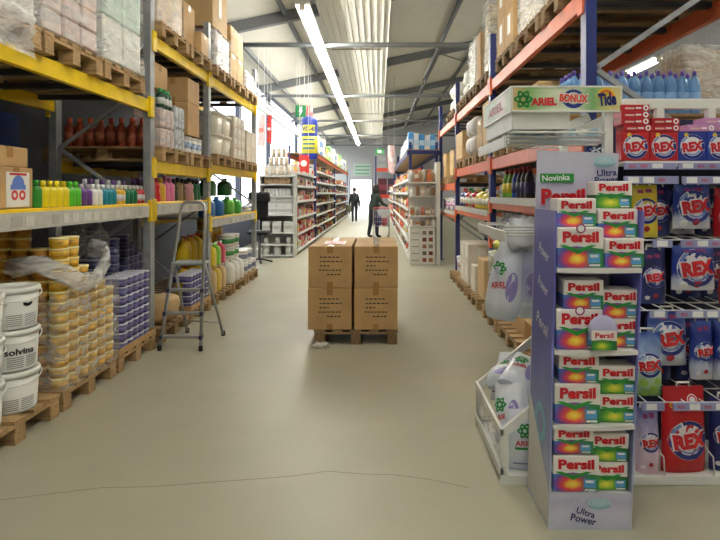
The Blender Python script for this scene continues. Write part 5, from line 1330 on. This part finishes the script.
# rack against the back wall
o = thing('pallet_rack', 'blue and orange rack across the far end beside the doorway', 'rack', (1.5, 38.5, 0))
for x in (-.15, 1.4, 3.0):
    for y in (38, 39): rel(o, MB().box(x - .05, y - .05, 0, x + .05, y + .05, 4.0, BLU)).build('upright', o)
for z in (3.2, 1.4): rel(o, MB().box(-.1, 37.93, z - .25, 2.95, 37.98, z, mat('red_beam_paint', (214, 70, 44), .45))).build('beam', o)
for z in (3.2, 1.4): rel(o, MB().box(-.1, 37.98, z - .05, 2.95, 39, z, KRAFT3)).build('shelf_deck', o)
for i in range(4): small('box', (206, 206, 204), .55, .7, .8, (190, 190, 190)).put('%s pale carton on the rack across the far end' % ORD[i], (.3 + i * .68 + (.12 if i > 1 else 0), 38.55, 3.2), group='pale cartons on the far rack')
for i in range(4): small('box', ((110, 40, 50), (60, 40, 60))[i % 2], .6, .7, 1.1, (150, 60, 80)).put('%s dark red stack under the orange beam of the far rack' % ORD[i], (.3 + i * .68 + (.12 if i > 1 else 0), 38.55, 1.4), group='dark stacks on the far rack')

# ------------------------------------------------------------------ hanging signs
def wirepair(o, xs, y, z0, z1):
    for x in xs: rel(o, MB().tube([(x, y, z0), (x, y, z1)], .005, PWHT, 5)).build('wire', o)
cx, cy = -1.96, 16.0
o = thing('spray_can_sign', 'giant blue and yellow spray can with red cap hanging over shelving', 'advertising can', (cx, cy, 2.46))
rel(o, MB().lathe([(0, 2.46), (.22, 2.46), (.235, 2.5), (.235, 3.55), (.2, 3.64), (.1, 3.7)], cm((34, 50, 140), .35), 24, cx, cy)).build('can_body', o)
rel(o, MB().lathe([(.1, 3.69), (.1, 3.74), (.085, 3.98), (0, 4.0)], cm((222, 96, 90), .4), 16, cx, cy)).build('cap', o)
rel(o, MB().lathe([(.238, 2.62), (.238, 3.1)], cm((226, 214, 60), .35), 24, cx, cy)).build('label_band', o)
fc = lambda x, z: (cx + .24 * math.sin(x / .24), cy - .24 * math.cos(x / .24), z); fc2 = lambda x, z: (cx + .243 * math.sin(x / .243), cy - .243 * math.cos(x / .243), z)
b = MB()
n_ = 10
for i in range(n_): b.rect(-.2 + .4 * i / n_, 3.2, -.2 + .4 * (i + 1) / n_, 3.42, cm((230, 220, 50), .35), fc)
b.text('WD-40', 0, 3.31, .4, .15, NAVY, fc2, .03); rel(o, b).build('lettering', o)
b = MB()
for z in (2.74, 2.86, 2.98):
    for i in range(n_): b.rect(-.19 + .38 * i / n_, z, -.19 + .38 * (i + 1) / n_, z + .05, cm((40, 90, 130)), fc)
rel(o, b).build('printed_panel', o)
wirepair(o, (cx - .14, cx + .04), cy, 3.6, roofz(cx) - .1)
o = thing('safety_sign', 'green hanging sign with white lightning bolt beside the giant can', 'sign', (-2.1, 15.2, 3.55))
rel(o, MB().box(-2.24, 15.19, 3.56, -1.96, 15.21, 3.88, cm((20, 110, 60)))).build('sign_board', o)
rel(o, MB().slab([(-2.1, 15.187, 3.84), (-2.05, 15.187, 3.84), (-2.08, 15.187, 3.75), (-2.04, 15.187, 3.75), (-2.12, 15.187, 3.6), (-2.1, 15.187, 3.71), (-2.15, 15.187, 3.71)], (0, .003, 0), WINK)).build('bolt_emblem', o)
wirepair(o, (-2.2, -2.0), 15.2, 3.88, roofz(-2.2) - .1)
def banner(label, x0, x1, y, z0, z1, m, m2, top=4.62):
    o = thing('hanging_banner', label, 'banner', ((x0 + x1) / 2, y, z0)); q = random.Random(int(x0 * 100)); vs = []; fs = []
    for j in range(7):
        for i in range(5): vs.append((x0 + (x1 - x0) * i / 4, y + .03 * math.sin(i * 1.7 + j * .3), z0 + (z1 - z0) * j / 6 + (.03 * math.sin(i * 1.3) if j == 0 else 0)))
    for j in range(6):
        for i in range(4): fs.append((j * 5 + i, j * 5 + i + 1, j * 5 + i + 6, j * 5 + i + 5))
    rel(o, MB().add(vs, fs, m, True)).build('banner_cloth', o)
    xm = (x0 + x1) / 2; rel(o, MB().ring(xm, (z0 + z1) / 2, 0, (x1 - x0) * .32, m2, lambda x, z: (x, y - .04, z))).build('printed_disc', o)
    wirepair(o, (x0 + .02, x1 - .02), y, z1 - .03, roofz(x0) - .1)
banner('red banner hanging in front of the windows by the white shelving', -2.68, -2.56, 13.5, 2.7, 3.38, mat('red_cloth', (206, 56, 50), .6), WINK)
banner('pale pink banner hanging beside the red banner', -2.9, -2.72, 13.5, 2.62, 3.4, mat('pink_cloth', (232, 200, 196), .6), cm((226, 140, 120)))
banner('red poster flag hanging over the red goods shelving', -2.02, -1.76, 14.3, 2.04, 2.47, mat('red_cloth', (206, 56, 50), .6), WINK)
banner('narrow white and pink flag hanging over the side shelving', .35, .6, 20, 2.2, 3.2, mat('pink_cloth', (232, 200, 196), .6), WINK)
o = thing('exit_sign', 'small green sign hanging far down the aisle', 'sign', (.07, 26, 3.35))
rel(o, MB().box(-.12, 25.98, 3.3, .26, 26.02, 3.55, cm((50, 150, 80)))).build('sign_board', o); rel(o, MB().rect(-.02, 3.36, .16, 3.49, WINK, lambda x, z: (x, 25.977, z))).build('pictogram', o); wirepair(o, (-.05, .2), 26, 3.55, roofz(0) - .1)
o = thing('wall_sign', 'pale green sign board on the back wall above the doorway', 'sign', (-1.0, 39.96, 2.7))
rel(o, MB().box(-1.75, 39.93, 2.75, -.5, 39.98, 3.6, cm((206, 222, 210)))).build('sign_board', o); b = MB()
for z in (2.85, 3.1, 3.35): b.rect(-1.65, z, -.6, z + .08, cm((90, 170, 120)), lambda x, zz: (x, 39.92, zz))
rel(o, b).build('printed_lines', o)

# ------------------------------------------------------------------ people
def figure(label, loc, rz, J, Rr, edges, cuts, hair_c, hair, scale=1):
    me = bpy.data.meshes.new('person_skin'); me.from_pydata(J, edges, []); o = bpy.data.objects.new('person', me); COL.objects.link(o)
    md = o.modifiers.new('skin', 'SKIN'); sd = o.modifiers.new('sub', 'SUBSURF'); sd.levels = 2; sd.render_levels = 2
    for v, r in zip(me.skin_vertices[0].data, Rr): v.radius = (r, r) if not isinstance(r, tuple) else r
    me.skin_vertices[0].data[0].use_root = True
    dg = bpy.context.evaluated_depsgraph_get(); dg.update(); nm = bpy.data.meshes.new_from_object(o.evaluated_get(dg))
    o.modifiers.clear(); o.data = nm; nm.materials.clear()
    mats = [c[1] for c in cuts]
    for m in mats: nm.materials.append(m)
    for p in nm.polygons:
        p.use_smooth = True; c = p.center; p.material_index = next(i for i, (fn, _) in enumerate(cuts) if fn(c))
    o.location = loc; o.rotation_euler = (0, 0, rz); o.scale = (scale,) * 3
    tag(o, label, 'person')
    hair.build('hair', o)
    return o
SKIN = cm((206, 160, 134), .5)
def body(bend=0, arms='down', stride=0):
    """Joints of a standing adult facing +y, 1.72 m."""
    b = bend; S = lambda z: b * max(0, z - .95) * .6
    J = [(0, 0, .95), (0, S(1.15), 1.15), (0, S(1.38), 1.38), (0, S(1.47), 1.47), (0, S(1.55) + .02, 1.56), (0, S(1.65) + .03, 1.66)]
    Rr = [(.185, .145), (.175, .14), (.185, .13), .065, (.098, .112), (.095, .11)]
    E = [(0, 1), (1, 2), (2, 3), (3, 4), (4, 5)]
    for s in (-1, 1):
        k = len(J); y = S(1.4)
        if arms == 'down': pts = [(s * .165, y, 1.4), (s * .23, y - .02, 1.12), (s * .26, y + .06, .87), (s * .26, y + .09, .79)]
        else: pts = [(s * .18, y, 1.4), (s * .25, y + .1, 1.14), (s * .2, y + .34, 1.06), (s * .19, y + .42, 1.05)]
        J += pts; Rr += [.078, .066, .05, .036]; E += [(2, k), (k, k + 1), (k + 1, k + 2), (k + 2, k + 3)]
        for fi in range(5):                          # fingers and thumb
            a = len(J); hx, hy, hz = pts[-1]; off = (fi - 2) * .017
            if arms == 'down': J += [(hx, hy + off, hz - .06), (hx - s * .012, hy + off + .006, hz - .1 - (.012 if fi == 2 else 0))]
            else: J += [(hx + off, hy + .05, hz), (hx + off, hy + .075 + (.008 if fi == 2 else 0), hz - .025)]
            Rr += [.0095, .0085]; E += [(k + 3, a), (a, a + 1)]
        k = len(J); st = stride * s
        J += [(s * .095, 0, .88), (s * .1, st * .5 + .02, .49), (s * .1, st - .02, .1), (s * .105, st + .02, .045), (s * .11, st + .15, .035)]
        Rr += [.105, .075, .058, .048, .038]; E += [(0, k), (k, k + 1), (k + 1, k + 2), (k + 2, k + 3), (k + 3, k + 4)]
    return J, Rr, E
def hair(bend, long=False):
    y = bend * .41 + .02
    b = MB(); b.lathe([(0, 1.785), (.05, 1.775), (.09, 1.73), (.102, 1.66), (.096, 1.61 if not long else 1.48)], mat('dark_hair', (40, 30, 26), .6), 16, 0, y - .012, 1, 1.1); return b
jk = cm((38, 42, 46), .7); tr = cm((44, 46, 60), .7); sh = cm((26, 24, 24), .6); gj = cm((44, 58, 52), .75)
J, Rr, E = body(.05, 'down', .14)
figure('person in a dark jacket walking with a bag far down the aisle', (-1.22, 29, .01), .15, J, Rr, E, [(lambda c: c.z < .09, sh), (lambda c: c.z < .9 and abs(c.x) < .2, tr), (lambda c: c.z > 1.5 or (c.z < .83 and abs(c.x) > .2), SKIN), (lambda c: True, jk)], None, hair(.05))
J, Rr, E = body(.28, 'push', .1)
figure('person in a dark green jacket leaning on a shopping trolley', (-.16, 18.75, .01), -.9, J, Rr, E, [(lambda c: c.z < .09, sh), (lambda c: c.z < .93, tr), (lambda c: c.z > 1.5 or (c.y > .44 and c.z > .98 and c.z < 1.12), SKIN), (lambda c: True, gj)], None, hair(.28, True))
o = lump('shoulder_bag', 'dark shoulder bag carried beside the far walking person', 'bag', cm((110, 110, 90), .6), (-1.52, 28.8, .5), .3, .2, .4, 99); 
# trolley
o = thing('shopping_trolley', 'wire shopping trolley with red handle pushed by the person in green', 'trolley', (.1, 17.9, 0))
b = MB(); W = .25
for z, e in ((.45, .04), (.6, .02), (.75, .01), (.95, 0)):
    b.tube([(-W + e, -.35, z), (W - e, -.35, z), (W - e, .45 - e, z), (-W + e, .45 - e, z), (-W + e, -.35, z)], .007, ALU, 5)
for i in range(9):
    x = -W + .02 + (2 * W - .04) * i / 8
    for y in (-.35, .45): b.tube([(x, y, .45), (x, y, .95)], .005, ALU, 5)
    b.tube([(x, -.35, .45), (x, .42, .45)], .005, ALU, 5)
for i in range(10):
    y = -.35 + .8 * i / 9
    for x in (-W, W): b.tube([(x * .9, y, .45), (x, y, .95)], .005, ALU, 5)
b.build('wire_basket', o)
b = MB()
for x in (-W, W): b.tube([(x, -.42, 1.03), (x, -.35, .95), (x, -.32, .45), (x * .95, -.3, .14), (x * .9, .42, .12)], .013, ALU, 6)
b.build('frame', o)
MB().tube([(-W, -.42, 1.03), (W, -.42, 1.03)], .018, cm((206, 60, 60), .4), 8).build('handle', o)
for x in (-W * .93, W * .93):
    for y in (-.28, .4): MB().tube([(x - .014, y, .06), (x + .014, y, .06)], .06, RUBBER, 14).build('wheel', o)
for i, (x, y, c, s) in enumerate(((.0, 17.75, (60, 50, 110), .26), (.2, 17.8, (190, 60, 80), .2), (.1, 18.1, (206, 206, 200), .2))):
    lump('shopping_bag', ('violet blue bag lying in the shopping trolley', 'small red pack in the shopping trolley', 'white pack in the shopping trolley')[i], 'bag', cm(c, .5), (x, y, .46), s, s, s * 1.3, 120 + i, .1)
